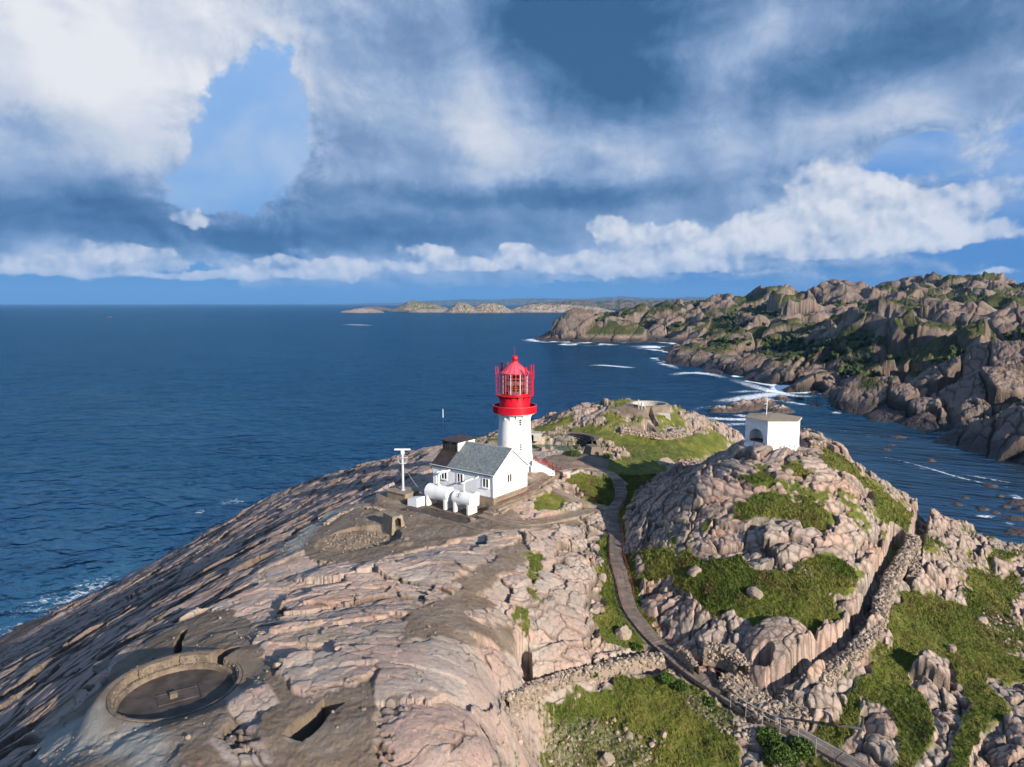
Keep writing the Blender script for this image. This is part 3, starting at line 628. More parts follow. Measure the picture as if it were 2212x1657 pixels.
# slates
SLATE, t, b = newmat('slate_roof'); pos = t.new('ShaderNodeTexCoord').outputs['Object']
br_ = t.new('ShaderNodeTexBrick'); t.put(br_.inputs['Vector'], t.vmath('MULTIPLY', t.new('ShaderNodeTexCoord').outputs['UV'], (1, 1, 1)))
br_.inputs['Scale'].default_value = 1.; br_.inputs['Brick Width'].default_value = .30; br_.inputs['Row Height'].default_value = .22; br_.inputs['Mortar Size'].default_value = .012
br_.inputs['Color1'].default_value = (.115, .135, .145, 1); br_.inputs['Color2'].default_value = (.19, .22, .23, 1); br_.inputs['Mortar'].default_value = (.035, .04, .045, 1)
cc = t.mix(t.math('MULTIPLY', t.ramp(t.noise(pos, 1.6, 6, .7), .5, .72), .55), br_.outputs[0], (.28, .33, .30))
cc = t.mix(t.math('MULTIPLY', t.ramp(t.noise(pos, 6, 4, .7), .58, .66), .8), cc, (.45, .47, .42))
t.put(b.inputs['Base Color'], cc); b.inputs['Roughness'].default_value = .55; t.put(b.inputs['Normal'], t.bump(br_.outputs[1], .5, -.02))
# boarded white wall
BOARD, t, b = newmat('white_boarding'); pos = t.new('ShaderNodeTexCoord').outputs['Object']
sz = t.new('ShaderNodeSeparateXYZ'); t.put(sz.inputs[0], pos)
fr = t.math('FRACT', t.math('MULTIPLY', sz.outputs[2], 7.)); 
t.put(b.inputs['Base Color'], t.mix(t.math('MULTIPLY', t.ramp(t.noise(pos, 1.5, 6, .7), .5, .8), .25), (.80, .81, .82), (.60, .57, .52)))
b.inputs['Roughness'].default_value = .55; t.put(b.inputs['Normal'], t.bump(fr, .5, .02))
# whitewashed, flaking brick of the hut
LIME, t, b = newmat('whitewashed_masonry'); pos = t.new('ShaderNodeTexCoord').outputs['Object']
sz = t.new('ShaderNodeSeparateXYZ'); t.put(sz.inputs[0], pos)
lf = t.ramp(t.math('ADD', t.noise(pos, 2.2, 8, .75), t.ramp(sz.outputs[2], 1.6, .1, -.02, .10)),   .612, .635)
t.put(b.inputs['Base Color'], t.mix(lf, t.mix(t.ramp(t.noise(pos, 1.2, 5, .6), .3, .7), (.76, .76, .76), (.82, .82, .81)), (.20, .18, .17)))
b.inputs['Roughness'].default_value = .8; t.put(b.inputs['Normal'], t.bump(t.noise(pos, 14, 5, .7), .6, .03))
# loose stone
STONE, t, b = newmat('dry_stone'); pos = t.new('ShaderNodeNewGeometry').outputs['Position']
tn = t.attr('tint')
a_ = t.mix(tn, (.15, .12, .095), (.40, .32, .25)); a_ = t.mix(t.math('MULTIPLY', t.ramp(t.noise(pos, 5, 5, .7), .5, .7), .5), a_, (.14, .125, .11))
t.put(b.inputs['Base Color'], a_); b.inputs['Roughness'].default_value = .9; t.put(b.inputs['Normal'], t.bump(t.noise(pos, 14, 5, .7), .6, .05))
STONED, t, b = newmat('stained_stone'); t.put(b.inputs['Base Color'], t.mix(t.attr('tint'), (.09, .072, .055), (.22, .18, .135))); b.inputs['Roughness'].default_value = .9
GRASSM, t, b = newmat('grass_blades'); tn = t.attr('tint')
gp = t.new('ShaderNodeNewGeometry').outputs['Position']
gc = t.mix(tn, (.068, .102, .012), (.19, .185, .04)); gc = t.mix(t.math('MULTIPLY', t.ramp(t.noise(gp, .55, 5, .65), .52, .64), .7), gc, (.13, .085, .036)); gc = t.mix(t.math('MULTIPLY', t.ramp(t.noise(gp, .16, 3, .5), .50, .66), .5), gc, (.19, .175, .04))
t.put(b.inputs['Base Color'], gc); b.inputs['Roughness'].default_value = .6
LEAF, t, b = newmat('leaves'); tn = t.attr('tint'); t.put(b.inputs['Base Color'], t.mix(tn, (.022, .050, .008), (.075, .125, .018))); b.inputs['Roughness'].default_value = .55
WOODLEAF, t, b = newmat('conifer_green'); tn = t.attr('tint'); t.put(b.inputs['Base Color'], t.mix(tn, (.012, .026, .010), (.035, .055, .016))); b.inputs['Roughness'].default_value = .8

# ------------------------------------------------------------------ mesh builders
class MB:
    def __init__(s): s.v = []; s.f = []; s.uv = None
    def add(s, v, f):
        n = len(s.v); s.v += [tuple(map(float, q)) for q in v]; s.f += [tuple(i+n for i in q) for q in f]; return s
    def box(s, c, size, ax=None, bev=0):
        c = Vector(c); h = [q/2 for q in size]
        X, Y, Zv = ax if ax else (Vector((1, 0, 0)), Vector((0, 1, 0)), Vector((0, 0, 1)))
        v = [c+X*(i*h[0])+Y*(j*h[1])+Zv*(k*h[2]) for k in (-1, 1) for j in (-1, 1) for i in (-1, 1)]
        return s.add(v, [(0, 2, 3, 1), (4, 5, 7, 6), (0, 1, 5, 4), (2, 6, 7, 3), (0, 4, 6, 2), (1, 3, 7, 5)])
    def bar(s, a, b, w, h=None):
        a = Vector(a); b = Vector(b); d = b-a; L = d.length
        if L < 1e-5: return s
        z = d/L; x = z.cross(Vector((0, 0, 1)))
        x = Vector((1, 0, 0)) if x.length < 1e-3 else x.normalized()
        return s.box((a+b)/2, (w, h or w, L), (x, z.cross(x), z))
    def tube(s, pts, r, n=8, cap=True):
        pts = [Vector(p) for p in pts]; V = []; F = []; rr = r if isinstance(r, (list, tuple)) else [r]*len(pts)
        u = None
        for i, p in enumerate(pts):
            d = (pts[min(i+1, len(pts)-1)]-pts[max(i-1, 0)]).normalized()
            if u is None: u = d.cross(Vector((0, 0, 1))); u = Vector((1, 0, 0)) if u.length < 1e-3 else u.normalized()
            u = (u-d*u.dot(d)).normalized(); w_ = d.cross(u)
            for k in range(n):
                a = 2*math.pi*k/n; V.append(p+(u*math.cos(a)+w_*math.sin(a))*rr[i])
        for i in range(len(pts)-1):
            for k in range(n):
                F.append((i*n+k, i*n+(k+1) % n, (i+1)*n+(k+1) % n, (i+1)*n+k))
        if cap: F.append(tuple(range(n))[::-1]); F.append(tuple((len(pts)-1)*n+k for k in range(n)))
        return s.add(V, F)
    def lathe(s, prof, n=48, c=(0, 0, 0), a0=0., a1=360., closed=True, skip=None):
        full = abs(a1-a0-360) < 1e-6; m = n if full else n+1; V = []
        for k in range(m):
            a = R(a0+(a1-a0)*k/n)
            for r, z in prof: V.append((c[0]+r*math.cos(a), c[1]+r*math.sin(a), c[2]+z))
        p = len(prof); F = []
        for k in range(n):
            if skip and skip(a0+(a1-a0)*(k+.5)/n): continue
            k2 = (k+1) % m
            for i in range(p-1 if not closed else p):
                j = (i+1) % p; F.append((k*p+i, k2*p+i, k2*p+j, k*p+j))
        return s.add(V, F)
    def sphere(s, c, r, n=16, m=10, sz=1.):
        return s.lathe([(max(1e-4, r*math.sin(math.pi*i/m)), -r*sz*math.cos(math.pi*i/m)) for i in range(m+1)], n, c, closed=False)
    def prism(s, poly, z0, z1):        # poly of (x, y)
        n = len(poly); v = [(x, y, z0) for x, y in poly]+[(x, y, z1) for x, y in poly]
        return s.add(v, [tuple(range(n))[::-1], tuple(range(n, 2*n))]+[(i, (i+1) % n, n+(i+1) % n, n+i) for i in range(n)])
    def build(s, name, mat, parent=None, smooth=False, bevel=0., auto=True):
        me = bpy.data.meshes.new(name); me.from_pydata(s.v, [], s.f); me.validate()
        bm = bmesh.new(); bm.from_mesh(me); bmesh.ops.recalc_face_normals(bm, faces=bm.faces[:])
        if bevel: bmesh.ops.bevel(bm, geom=bm.edges[:], offset=bevel, segments=1, affect='EDGES', clamp_overlap=True)
        bm.to_mesh(me); bm.free()
        o = link(name, me, mat, parent, smooth)
        if smooth:
            try: me.set_sharp_from_angle(angle=R(35))
            except Exception: pass
        return o
def dupl(o, parent, loc=None, rz=None, name=None):
    c = o.copy(); C.objects.link(c); c.parent = parent
    if loc is not None: c.location = loc
    if rz is not None: c.rotation_euler = (0, 0, rz)
    return c

# ------------------------------------------------------------------ the lighthouse (z from its foot, 38 m above the sea)
L = thing('lighthouse', 'round white lighthouse with bright red gallery, lantern room and cage on top', 'lighthouse', TWR)
tw = MB().lathe([(3.15, -1.2), (3.15, .25), (2.95, .55), (2.78, .8), (2.66, 1.2), (2.58, 2.2), (2.50, 3.4), (2.42, 5.0), (2.33, 6.6), (2.28, 7.55), (2.28, 7.85), (2.3, 8.2), (.1, 8.2)], 72, closed=False).build('tower', WHITE, L, True)
CAMDIR = -90.
for zc in (7.05, 3.5):
    a = R(CAMDIR+20); wn = MB()
    for k in (-1, 0, 1):
        rr = 2.42 if zc > 5 else 2.52
        u = Vector((math.cos(a), math.sin(a), 0)); s_ = Vector((-math.sin(a), math.cos(a), 0))
        wn.box(Vector((0, 0, zc+k*.31))+u*(rr-.07), (.2, .27, .2), (u, s_, Vector((0, 0, 1))))
    wn.build('window', DARK, L)
for k in range(16):                                   # masonry corbels with little arches under the gallery
    a = R(k*22.5+6); u = Vector((math.cos(a), math.sin(a), 0)); s_ = Vector((-math.sin(a), math.cos(a), 0))
    pr = [(2.2, 7.25), (2.34, 7.3), (2.40, 7.55), (2.62, 7.95), (2.98, 8.14), (2.98, 8.22), (2.2, 8.22)]
    m_ = MB(); n_ = len(pr); v = []
    for sg in (-.09, .09): v += [u*r+s_*sg+Vector((0, 0, z)) for r, z in pr]
    m_.add(v, [tuple(range(n_)), tuple(range(n_, 2*n_))[::-1]]+[(i, (i+1) % n_, n_+(i+1) % n_, n_+i) for i in range(n_)]).build('bracket', WHITE, L)
MB().lathe([(2.3, 8.0), (2.75, 8.07), (3.0, 8.12), (3.0, 8.215), (2.3, 8.215)], 64, closed=True).build('cornice', WHITE, L, True)
MB().lathe([(2.2, 8.225), (3.16, 8.225), (3.2, 8.27), (3.2, 8.36), (3.13, 8.37), (3.13, 8.40), (2.2, 8.40)], 72).build('gallery_floor', RED, L, True)
g = MB().lathe([(3.12, 8.37), (3.155, 8.37), (3.155, 9.24), (3.12, 9.24)], 72)
for k in range(110):
    a = R(k*360/110); g.bar((3.17*math.cos(a), 3.17*math.sin(a), 8.4), (3.17*math.cos(a), 3.17*math.sin(a), 9.22), .03)
g.build('gallery_railing', RED, L)
MB().lathe([(3.07, 9.24), (3.20, 9.24), (3.20, 9.30), (3.07, 9.30)], 72).build('handrail', REDROOF, L, True)
MB().lathe([(2.1, 8.38), (2.24, 8.41), (2.24, 10.55), (2.34, 10.66), (2.34, 10.72), (.1, 10.72)], 64, closed=False).build('watch_room', RED, L, True)
for k in range(16):
    a = R(k*22.5+11); u = Vector((math.cos(a), math.sin(a), 0)); s_ = Vector((-math.sin(a), math.cos(a), 0))
    pr = [(2.2, 10.0), (2.27, 10.0), (2.34, 10.4), (2.72, 10.71), (2.2, 10.71)]; n_ = 5; v = []
    for sg in (-.06, .06): v += [u*r+s_*sg+Vector((0, 0, z)) for r, z in pr]
    MB().add(v, [tuple(range(n_)), tuple(range(n_, 2*n_))[::-1]]+[(i, (i+1) % n_, n_+(i+1) % n_, n_+i) for i in range(n_)]).build('lantern_bracket', RED, L)
MB().lathe([(2.0, 10.72), (2.74, 10.72), (2.74, 10.86), (2.0, 10.86)], 64).build('lantern_gallery', RED, L, True)
MB().lathe([(1.72, 10.87), (1.99, 10.87), (1.99, 11.05), (1.72, 11.05)], 48).build('lantern_sill', RED, L, True)
gb = MB(); n_ = 24
for k in range(n_):
    a = R(k*360/n_+4); gb.bar((1.97*math.cos(a), 1.97*math.sin(a), 11.03), (1.97*math.cos(a), 1.97*math.sin(a), 13.95), .035 if k % 3 else .08)
gb.build('glazing_bars', ORANGE, L)
gb = MB()
for k in range(9):
    a = R(k*40+13); gb.bar((1.98*math.cos(a), 1.98*math.sin(a), 11.03), (1.98*math.cos(a), 1.98*math.sin(a), 13.95), .075)
gb.build('mullions', WHITE2, L)
hb = MB()
for z in (11.75, 12.5, 13.25): hb.lathe([(1.96, z), (2.02, z), (2.02, z+.045), (1.96, z+.045)], 48)
hb.build('glazing_rings', ORANGE, L)
MB().lathe([(1.93, 11.03), (1.93, 13.95)], 48, closed=False).build('lantern_glass', GLASS, L, True)
ln = MB().lathe([(.55, 11.3), (.95, 11.5), (1.12, 11.9), (1.2, 12.2)], 32, closed=False).lathe([(1.2, 12.85), (1.1, 13.2), (.85, 13.55), (.35, 13.85)], 32, closed=False)
lens = ln.build('lens', LENS, L, True)
MB().lathe([(1.02, 12.2), (1.24, 12.25), (1.27, 12.52), (1.24, 12.82), (1.02, 12.86)], 32, closed=False).build('lens_belt', LENSW, lens, True)
MB().sphere((.12, -1.05, 12.52), .36, 16, 10).build('bulls_eye', LENSW, lens, True)
MB().lathe([(.2, 10.87), (.95, 10.87), (.95, 11.32), (.2, 11.32)], 24).build('lens_pedestal', WHITE, lens, True)
MB().lathe([(1.9, 13.93), (2.14, 13.93), (2.16, 14.02), (2.08, 14.08), (1.55, 14.55), (1.0, 15.05), (.42, 15.52), (.40, 15.62), (.1, 15.64)], 16, closed=False).build('roof', REDROOF, L, False)
rs = MB()
for k in range(16):
    a = R(k*22.5); c_, s_ = math.cos(a), math.sin(a); rs.tube([(2.1*c_, 2.1*s_, 14.09), (1.55*c_, 1.55*s_, 14.58), (1.0*c_, 1.0*s_, 15.08), (.42*c_, .42*s_, 15.55)], .022, 5)
rs.build('roof_seams', RED, L)
MB().lathe([(.40, 15.6), (.44, 15.66), (.44, 15.74), (.30, 15.80), (.38, 15.88), (.46, 16.05), (.46, 16.22), (.36, 16.40), (.16, 16.52), (.02, 16.54)], 24, closed=False).build('ball_finial', RED, L, True)
MB().tube([(0, 0, 16.5), (0, 0, 17.75)], .018, 6).build('lightning_rod', RED, L)
cg = MB(); n_ = 30
for k in range(n_):
    a = R(k*360/n_); c_, s_ = math.cos(a), math.sin(a); cg.bar((2.72*c_, 2.72*s_, 10.8), (2.72*c_, 2.72*s_, 14.35 if k % 2 else 13.9), .032)
for z in (11.5, 12.15, 12.8, 13.4, 13.88): cg.lathe([(2.70, z), (2.735, z), (2.735, z+.03), (2.70, z+.03)], 48)
cg.build('lantern_cage', RED, L)
for (ang, z0, z1, wdt) in ((208, 13.7, 15.0, .10), (135, 13.8, 15.35, .34), (112, 14.0, 15.3, .10), (104, 14.0, 15.3, .10), (-55, 13.9, 15.0, .26), (-33, 13.95, 15.3, .26), (-8, 13.2, 15.05, .30), (2, 13.4, 15.2, .16), (180, 13.7, 14.95, .10)):
    a = R(ang); u = Vector((math.cos(a), math.sin(a), 0)); s_ = Vector((-math.sin(a), math.cos(a), 0))
    MB().box(u*2.76+Vector((0, 0, (z0+z1)/2)), (.1, wdt, z1-z0), (u, s_, Vector((0, 0, 1)))).build('shade_post', RED, L)
sg_ = MB().lathe([(2.60, 10.9), (2.62, 10.9), (2.62, 13.3), (2.60, 13.3)], 10, a0=-22, a1=12)
# a mesh screen on the landward side: close wires
ms_ = MB()
for k in range(22):
    a = R(-24+k*1.9); c_, s_ = math.cos(a), math.sin(a); ms_.bar((2.66*c_, 2.66*s_, 10.86), (2.66*c_, 2.66*s_, 13.6), .035)
ms_.build('screen', RED, L)
# stairs with solid white cheeks
st = MB(); x0, y0 = 2.2, -1.9
for k in range(9):
    st.box((x0+.5+k*.36, y0, (1.35-k*.19)/2-.35), (.40, 1.25, 1.35-k*.19+.7))
st.build('stairs', WHITE, L)
MB().prism([(2.3, -2.75), (3.35, -2.75), (3.35, -1.0), (2.3, -1.0)], -.6, .75).build('landing', WHITE, L)
MB().box((2.62, .55, 1.5), (.12, .8, 1.7)).build('door', DARK, L)

# ------------------------------------------------------------------ keeper's house
HZ = HP[2]
hou = thing('house', 'white boarded house with slate roof and dark-glazed roof cabin beside the lighthouse', 'house', HP, math.atan2(HA[1], HA[0]))
# local axes: +x along the ridge (away from the corner), -y ... HB is local -y
LX, LW, EV, RG = 10.4, 7.3, 2.95, 5.65
def H(s, q, z): return Vector((s, -q, z))
MB().prism([(-.12, .12), (LX+.12, .12), (LX+.12, -LW-.12), (-.12, -LW-.12)], -1.7, 0.).build('plinth', CONCR, hou)
v = [H(0, 0, 0.003), H(LX, 0, 0.003), H(LX, LW, 0.003), H(0, LW, 0.003), H(0, 0, EV), H(LX, 0, EV), H(LX, LW, EV), H(0, LW, EV), H(0, LW/2, RG-.05), H(LX, LW/2, RG-.05)]
MB().add(v, [(0, 1, 5, 4), (1, 2, 6, 9, 5), (2, 3, 7, 6), (3, 0, 4, 8, 7), (0, 3, 2, 1), (4, 5, 9, 8), (6, 7, 8, 9)]).build('walls', BOARD, hou)
def slab(mb, s0, s1, q0, q1, th=.12, lift=.02):
    z = lambda q: EV+lift+(RG-EV)/(LW/2)*(q if q <= LW/2 else LW-q)
    return mb.add([H(s0, q0, z(q0)), H(s1, q0, z(q0)), H(s1, q1, z(q1)), H(s0, q1, z(q1)), H(s0, q0, z(q0)+th), H(s1, q0, z(q0)+th), H(s1, q1, z(q1)+th), H(s0, q1, z(q1)+th)],
                  [(0, 3, 2, 1), (4, 5, 6, 7), (0, 1, 5, 4), (2, 3, 7, 6), (1, 2, 6, 5), (3, 0, 4, 7)])
ro = slab(slab(MB(), -.22, 7.75, -.3, LW/2), -.22, LX+.2, LW/2, LW+.3).build('roof', SLATE, hou)
uv = ro.data.uv_layers.new(name='UVMap')
for p in ro.data.polygons:
    for li in p.loop_indices:
        c_ = ro.data.vertices[ro.data.loops[li].vertex_index].co; uv.data[li].uv = (c_.x, math.hypot(c_.y+LW/2, c_.z-RG))
mr = slab(MB(), 7.76, LX+.2, -.3, 2.6)
for k in range(9):
    s0 = 7.85+k*.33; mr.add([H(s0, -.3, EV-.06+.10), H(s0+.03, -.3, EV+.04), H(s0+.03, 2.1, EV+.16+2.1*.74+.02), H(s0, 2.1, EV+.16+2.1*.74+.02)], [(0, 1, 2, 3)])
mr.build('sheet_roof', BRONZE, hou)
MB().bar(H(-.22, LW/2, RG+.12), H(7.6, LW/2, RG+.12), .16, .09).build('ridge_cap', CONCL, hou)
bg_ = MB()
for q0, q1 in ((-.3, LW/2), (LW+.3, LW/2)):
    z = lambda q: EV+(RG-EV)/(LW/2)*(q if q <= LW/2 else LW-q)
    bg_.bar(H(-.24, q0, z(q0)+.02), H(-.24, q1, z(q1)+.02), .05, .2)
bg_.build('bargeboard', WHITE2, hou)
MB().tube([H(-.25, -.36, EV+.0), H(LX+.2, -.36, EV+.0)], .07, 8).build('gutter', STEEL, hou)
MB().tube([H(.05, -.36, EV-.05), H(-.02, -.1, EV-.35), H(-.04, -.06, -.6)], .05, 8).build('downpipe', WHITE2, hou)
def window(parent, o, ax, nrm, w_, h_, panes=2):
    ax = Vector(ax); nrm = Vector(nrm); Zv = Vector((0, 0, 1)); o = Vector(o)
    fr = MB()
    for dx in (-w_/2, w_/2): fr.box(o+ax*dx, (.10, .10, h_+.12), (ax, nrm, Zv))
    for dz in (-h_/2, h_/2): fr.box(o+Zv*dz, (w_-.102, .10, .10), (ax, nrm, Zv))
    fr.box(o, (.11, .08, h_-.102), (ax, nrm, Zv))
    f_ = fr.build('window', WHITE2, parent)
    MB().box(o-nrm*.02, (w_-.02, .03, h_-.02), (ax, nrm, Zv)).build('pane', PANE, f_)
    MB().box(o+nrm*.07-Zv*(h_/2+.09), (w_+.22, .16, .05), (ax, nrm, Zv)).build('sill', WHITE2, f_)
for s_ in (1.25, 5.55, 8.35): window(hou, H(s_, -.03, 1.75), (1, 0, 0), (0, 1, 0), 1.0, 1.15)
window(hou, H(-.03, 3.3, 1.9), (0, 1, 0), (-1, 0, 0), .95, 1.1)
MB().box(H(-.06, 6.5, 1.45), (.1, .35, .5)).build('meter_box', WHITE2, hou); MB().box(H(-.06, 1.1, .55), (.12, .18, .4)).build('vent', CONCL, hou)
# roof cabin
cb0, cb1, cq0, cq1, cz0, cz1 = 7.62, LX+.05, 2.0, 5.5, 3.3, 5.82
cab = MB().prism([(cb0, -cq0-.06), (cb1, -cq0-.06), (cb1, -cq1), (cb0, -cq1)], cz0+.4, cz1).build('roof_cabin', BOARD, hou)
cf = MB().box(H((cb0+cb1)/2+.05, cq0-.01, (4.38+cz1)/2+.02), (cb1-cb0-.22, .10, cz1-4.38-.06)).build('glazed_front', GREENW, cab)
gm_ = MB()
for k in range(7): gm_.box(H(cb0+.2+k*.41, cq0-.08, (4.38+cz1)/2), (.05, .04, cz1-4.42))
gm_.build('mullions', BRONZE, cab)
e_ = .22; a0_, a1_, b0_, b1_ = cb0-e_, cb1+e_, cq0-e_-.1, cq1+e_; zt = cz1+.02
MB().add([H(a0_, b0_, zt), H(a1_, b0_, zt), H(a1_, b1_, zt), H(a0_, b1_, zt), H(a0_, b0_, zt+.12), H(a1_, b0_, zt+.12), H(a1_, b1_, zt+.12), H(a0_, b1_, zt+.12), H((a0_+a1_)/2, (b0_+b1_)/2, zt+.72)],
         [(0, 3, 2, 1), (0, 1, 5, 4), (1, 2, 6, 5), (2, 3, 7, 6), (3, 0, 4, 7), (4, 5, 8), (5, 6, 8), (6, 7, 8), (7, 4, 8)]).build('cabin_roof', BRONZE, cab)
# pipes out of the wall down to the tanks
MB().tube([H(7.2, 0, 2.55), H(7.2, -1.9, 2.55), H(7.2, -2.25, 2.4), H(7.2, -2.34, 2.05), H(7.2, -2.34, .95)], .13, 12).build('exhaust_pipe', WHITE2, hou, True)
MB().tube([H(8.0, 0, 2.45), H(8.0, -1.7, 2.45), H(8.0, -1.85, 2.3), H(8.0, -1.85, .2)], .05, 8).build('thin_pipe', WHITE2, hou, True)
MB().tube([H(2.9, 0, 2.15), H(2.9, -2.0, 2.15), H(2.9, -2.25, 2.0), H(2.9, -2.3, 1.0)], .09, 10).build('filling_pipe', WHITE2, hou, True)
MB().tube([H(2.3, -.05, 2.45), H(2.3, -.7, 2.35)], .06, 8).build('wall_vent_pipe', WHITE2, hou, True)
tg = MB().lathe([(.02, -1.2), (.34, -1.2), (.38, -1.05), (.38, .35), (.30, .52), (.02, .58)], 24, H(2.35, -.55, 0), closed=False).build('pressure_tank', WHITE2, None, True)
tg.location = HP; tg.rotation_euler = (0, 0, math.atan2(HA[1], HA[0])); tag(tg, 'small upright white cylinder standing against the house wall', 'tank')
# tanks: lie along the wall, 2.3 m in front of it
def tank(s0, s1, r, label, emblem):
    c = HP[:2]+HA*s0-HB*2.34; T = thing('storage_tank', label, 'tank', (c[0], c[1], 35.85), math.atan2(HA[1], HA[0]), 'white fuel tanks in front of the house')
    Lk = s1-s0; zc = .82+r; n = 40; prof = [(0, .02), (-.02+.04, r*.55), (.12, r*.86), (.28, r), (Lk-.28, r), (Lk-.12, r*.86), (Lk-.02, r*.55), (Lk, .02)]
    V = []; F = []
    for (x, q) in prof:
        for k in range(n): a = 2*math.pi*k/n; V.append((x, q*math.cos(a), zc+q*math.sin(a)))
    for i in range(len(prof)-1):
        for k in range(n): F.append((i*n+k, i*n+(k+1) % n, (i+1)*n+(k+1) % n, (i+1)*n+k))
    MB().add(V, F).build('shell', WHITE2, T, True)
    sm = MB()
    for x in (.28, Lk*.5, Lk-.28): 
        V = []; F = []
        for dx, q in ((-.02, r+.012), (.02, r+.012)):
            for k in range(n): a = 2*math.pi*k/n; V.append((x+dx, q*math.cos(a), zc+q*math.sin(a)))
        for k in range(n): F.append((k, (k+1) % n, n+(k+1) % n, n+k))
        sm.add(V, F)
    sm.build('weld_seams', WHITE, T, True)
    for x in (.45, Lk-.75):
        pl = [(-r*.92, 0), (r*.92, 0), (r*.92, zc-.1)]+[(r*1.0*math.cos(a), zc-r*1.0*math.sin(a)+.03) for a in [R(q) for q in range(20, 161, 14)]]+[(-r*.92, zc-.1)]
        n2 = len(pl); V = [(x, y, z) for y, z in pl]+[(x+.3, y, z) for y, z in pl]
        MB().add(V, [tuple(range(n2)), tuple(range(n2, 2*n2))[::-1]]+[(i, (i+1) % n2, n2+(i+1) % n2, n2+i) for i in range(n2)]).build('saddle', WHITE, T)
    mh = MB().lathe([(.02, 0), (.24, 0), (.24, .12), (.30, .12), (.30, .18), (.02, .20)], 20, (Lk*.55, 0, zc+r-.03), closed=False).build('manhole', STEEL, T, True)
    if emblem:
        em = MB(); cx_ = Lk*.62
        def onshell(dx, arc): a = math.pi/2-.95+arc/r; return (cx_+dx, (r+.012)*math.cos(a)*1., zc+(r+.012)*math.sin(a))
        def onshell(dx, arc): a = R(38)+arc/r; return (cx_+dx, (r+.014)*math.cos(a), zc+(r+.014)*math.sin(a))
        for k in range(14):
            if k % 2: continue
            a, b_ = R(k*360/14), R((k+1.1)*360/14); em.bar(onshell(.30*math.cos(a), .38*math.sin(a)), onshell(.30*math.cos(b_), .38*math.sin(b_)), .03)
        em.bar(onshell(0, -.2), onshell(0, .12), .07); em.bar(onshell(.0, .12), onshell(.08, .04), .045); em.sphere(onshell(0, .2), .06, 8, 6); em.bar(onshell(-.1, -.22), onshell(.1, -.22), .04)
        em.build('emblem', DARK, T)
    return T
tank(1.0, 4.45, .90, 'nearer shorter white cylindrical fuel tank with small dark emblem, under the filling pipe', True)
tank(4.85, 9.1, .98, 'longer white cylindrical fuel tank on the left, under the bent exhaust pipe', False)
c = HP[:2]+HA*8.95-HB*3.1
bx = MB().add([(0, 0, 0), (1.7, 0, 0), (1.7, 1.5, 0), (0, 1.5, 0), (0, 0, 1.25), (1.7, 0, .95), (1.7, 1.5, .95), (0, 1.5, 1.25)], [(0, 3, 2, 1), (4, 5, 6, 7), (0, 1, 5, 4), (1, 2, 6, 5), (2, 3, 7, 6), (3, 0, 4, 7)]).build('valve_housing', WHITE2, None)
bx.location = (c[0], c[1], 35.8); bx.rotation_euler = (0, 0, math.atan2(HA[1], HA[0])); tag(bx, 'low white sloping box at the left end of the fuel tanks', 'box')
c = HP[:2]-HB*3.65-HA*.1
pf = MB().prism([(0, 0), (10.3, 0), (10.3, 2.9), (0, 2.9)], -.9, .14).build('tank_platform', CONCD, None)
pf.location = (c[0], c[1], 35.72); pf.rotation_euler = (0, 0, math.atan2(HA[1], HA[0])); tag(pf, 'long dark concrete platform under the white fuel tanks', 'platform')
pf2 = MB().prism([(0, 0), (1.7, 0), (1.7, 1.6), (0, 1.6)], -1.2, .0).build('concrete_step', CONCR, None); c = HP[:2]-HB*3.4-HA*2.1
pf2.location = (c[0], c[1], 35.9); pf2.rotation_euler = (0, 0, math.atan2(HA[1], HA[0])); tag(pf2, 'square brown concrete block at the right end of the tank platform', 'concrete block')
# ------------------------------------------------------------------ radar mast on its block
nc = P(875, 1070, 36.9)
pb = MB().prism([(0, 0), (3.4, 0), (3.4, -2.6), (0, -2.6)], -1.2, 0).prism([(-.12, .12), (3.52, .12), (3.52, -2.72), (-.12, -2.72)], .002, .14).build('mast_block', CONCR, None)
pb.location = nc; pb.rotation_euler = (0, 0, math.atan2(HA[1], HA[0])); tag(pb, 'square brown concrete block carrying the radar mast', 'concrete block')
mc = nc[:2]+HA*1.7+HB*1.3
Mt = thing('radar_mast', 'grey radar mast with T-shaped scanner bar and basket ring, left of the house', 'mast', (mc[0], mc[1], nc[2]+.14))
MB().lathe([(.02, 0), (.32, 0), (.32, .08), (.17, .1), (.15, 4.9), (.02, 4.9)], 16, closed=False).build('pole', STEEL, Mt, True)
rg = MB()
for z, r_ in ((3.7, .55), (4.55, .72)): rg.lathe([(r_-.03, z), (r_+.03, z), (r_+.03, z+.06), (r_-.03, z+.06)], 28)
for k in range(8):
    a = R(k*45); rg.bar((.55*math.cos(a), .55*math.sin(a), 3.7), (.72*math.cos(a), .72*math.sin(a), 4.6), .035)
    if k % 2: rg.bar((.1*math.cos(a), .1*math.sin(a), 3.72), (.55*math.cos(a), .55*math.sin(a), 3.72), .04)
rg.build('basket', STEEL, Mt)
MB().lathe([(.02, 4.9), (.24, 4.9), (.26, 5.0), (.26, 5.35), (.2, 5.45), (.02, 5.45)], 16, closed=False).build('gearbox', WHITE2, Mt, True)
MB().box((0, 0, 5.56), (2.15, .22, .2)).build('scanner_bar', WHITE2, Mt, bevel=.04)
MB().tube([(.15, 0, 3.0), (.9, -.4, 2.2), (1.9, -1.0, 0.9), (3.6, -2.2, -.6)], .015, 5).build('stay_wire', STEEL, Mt)
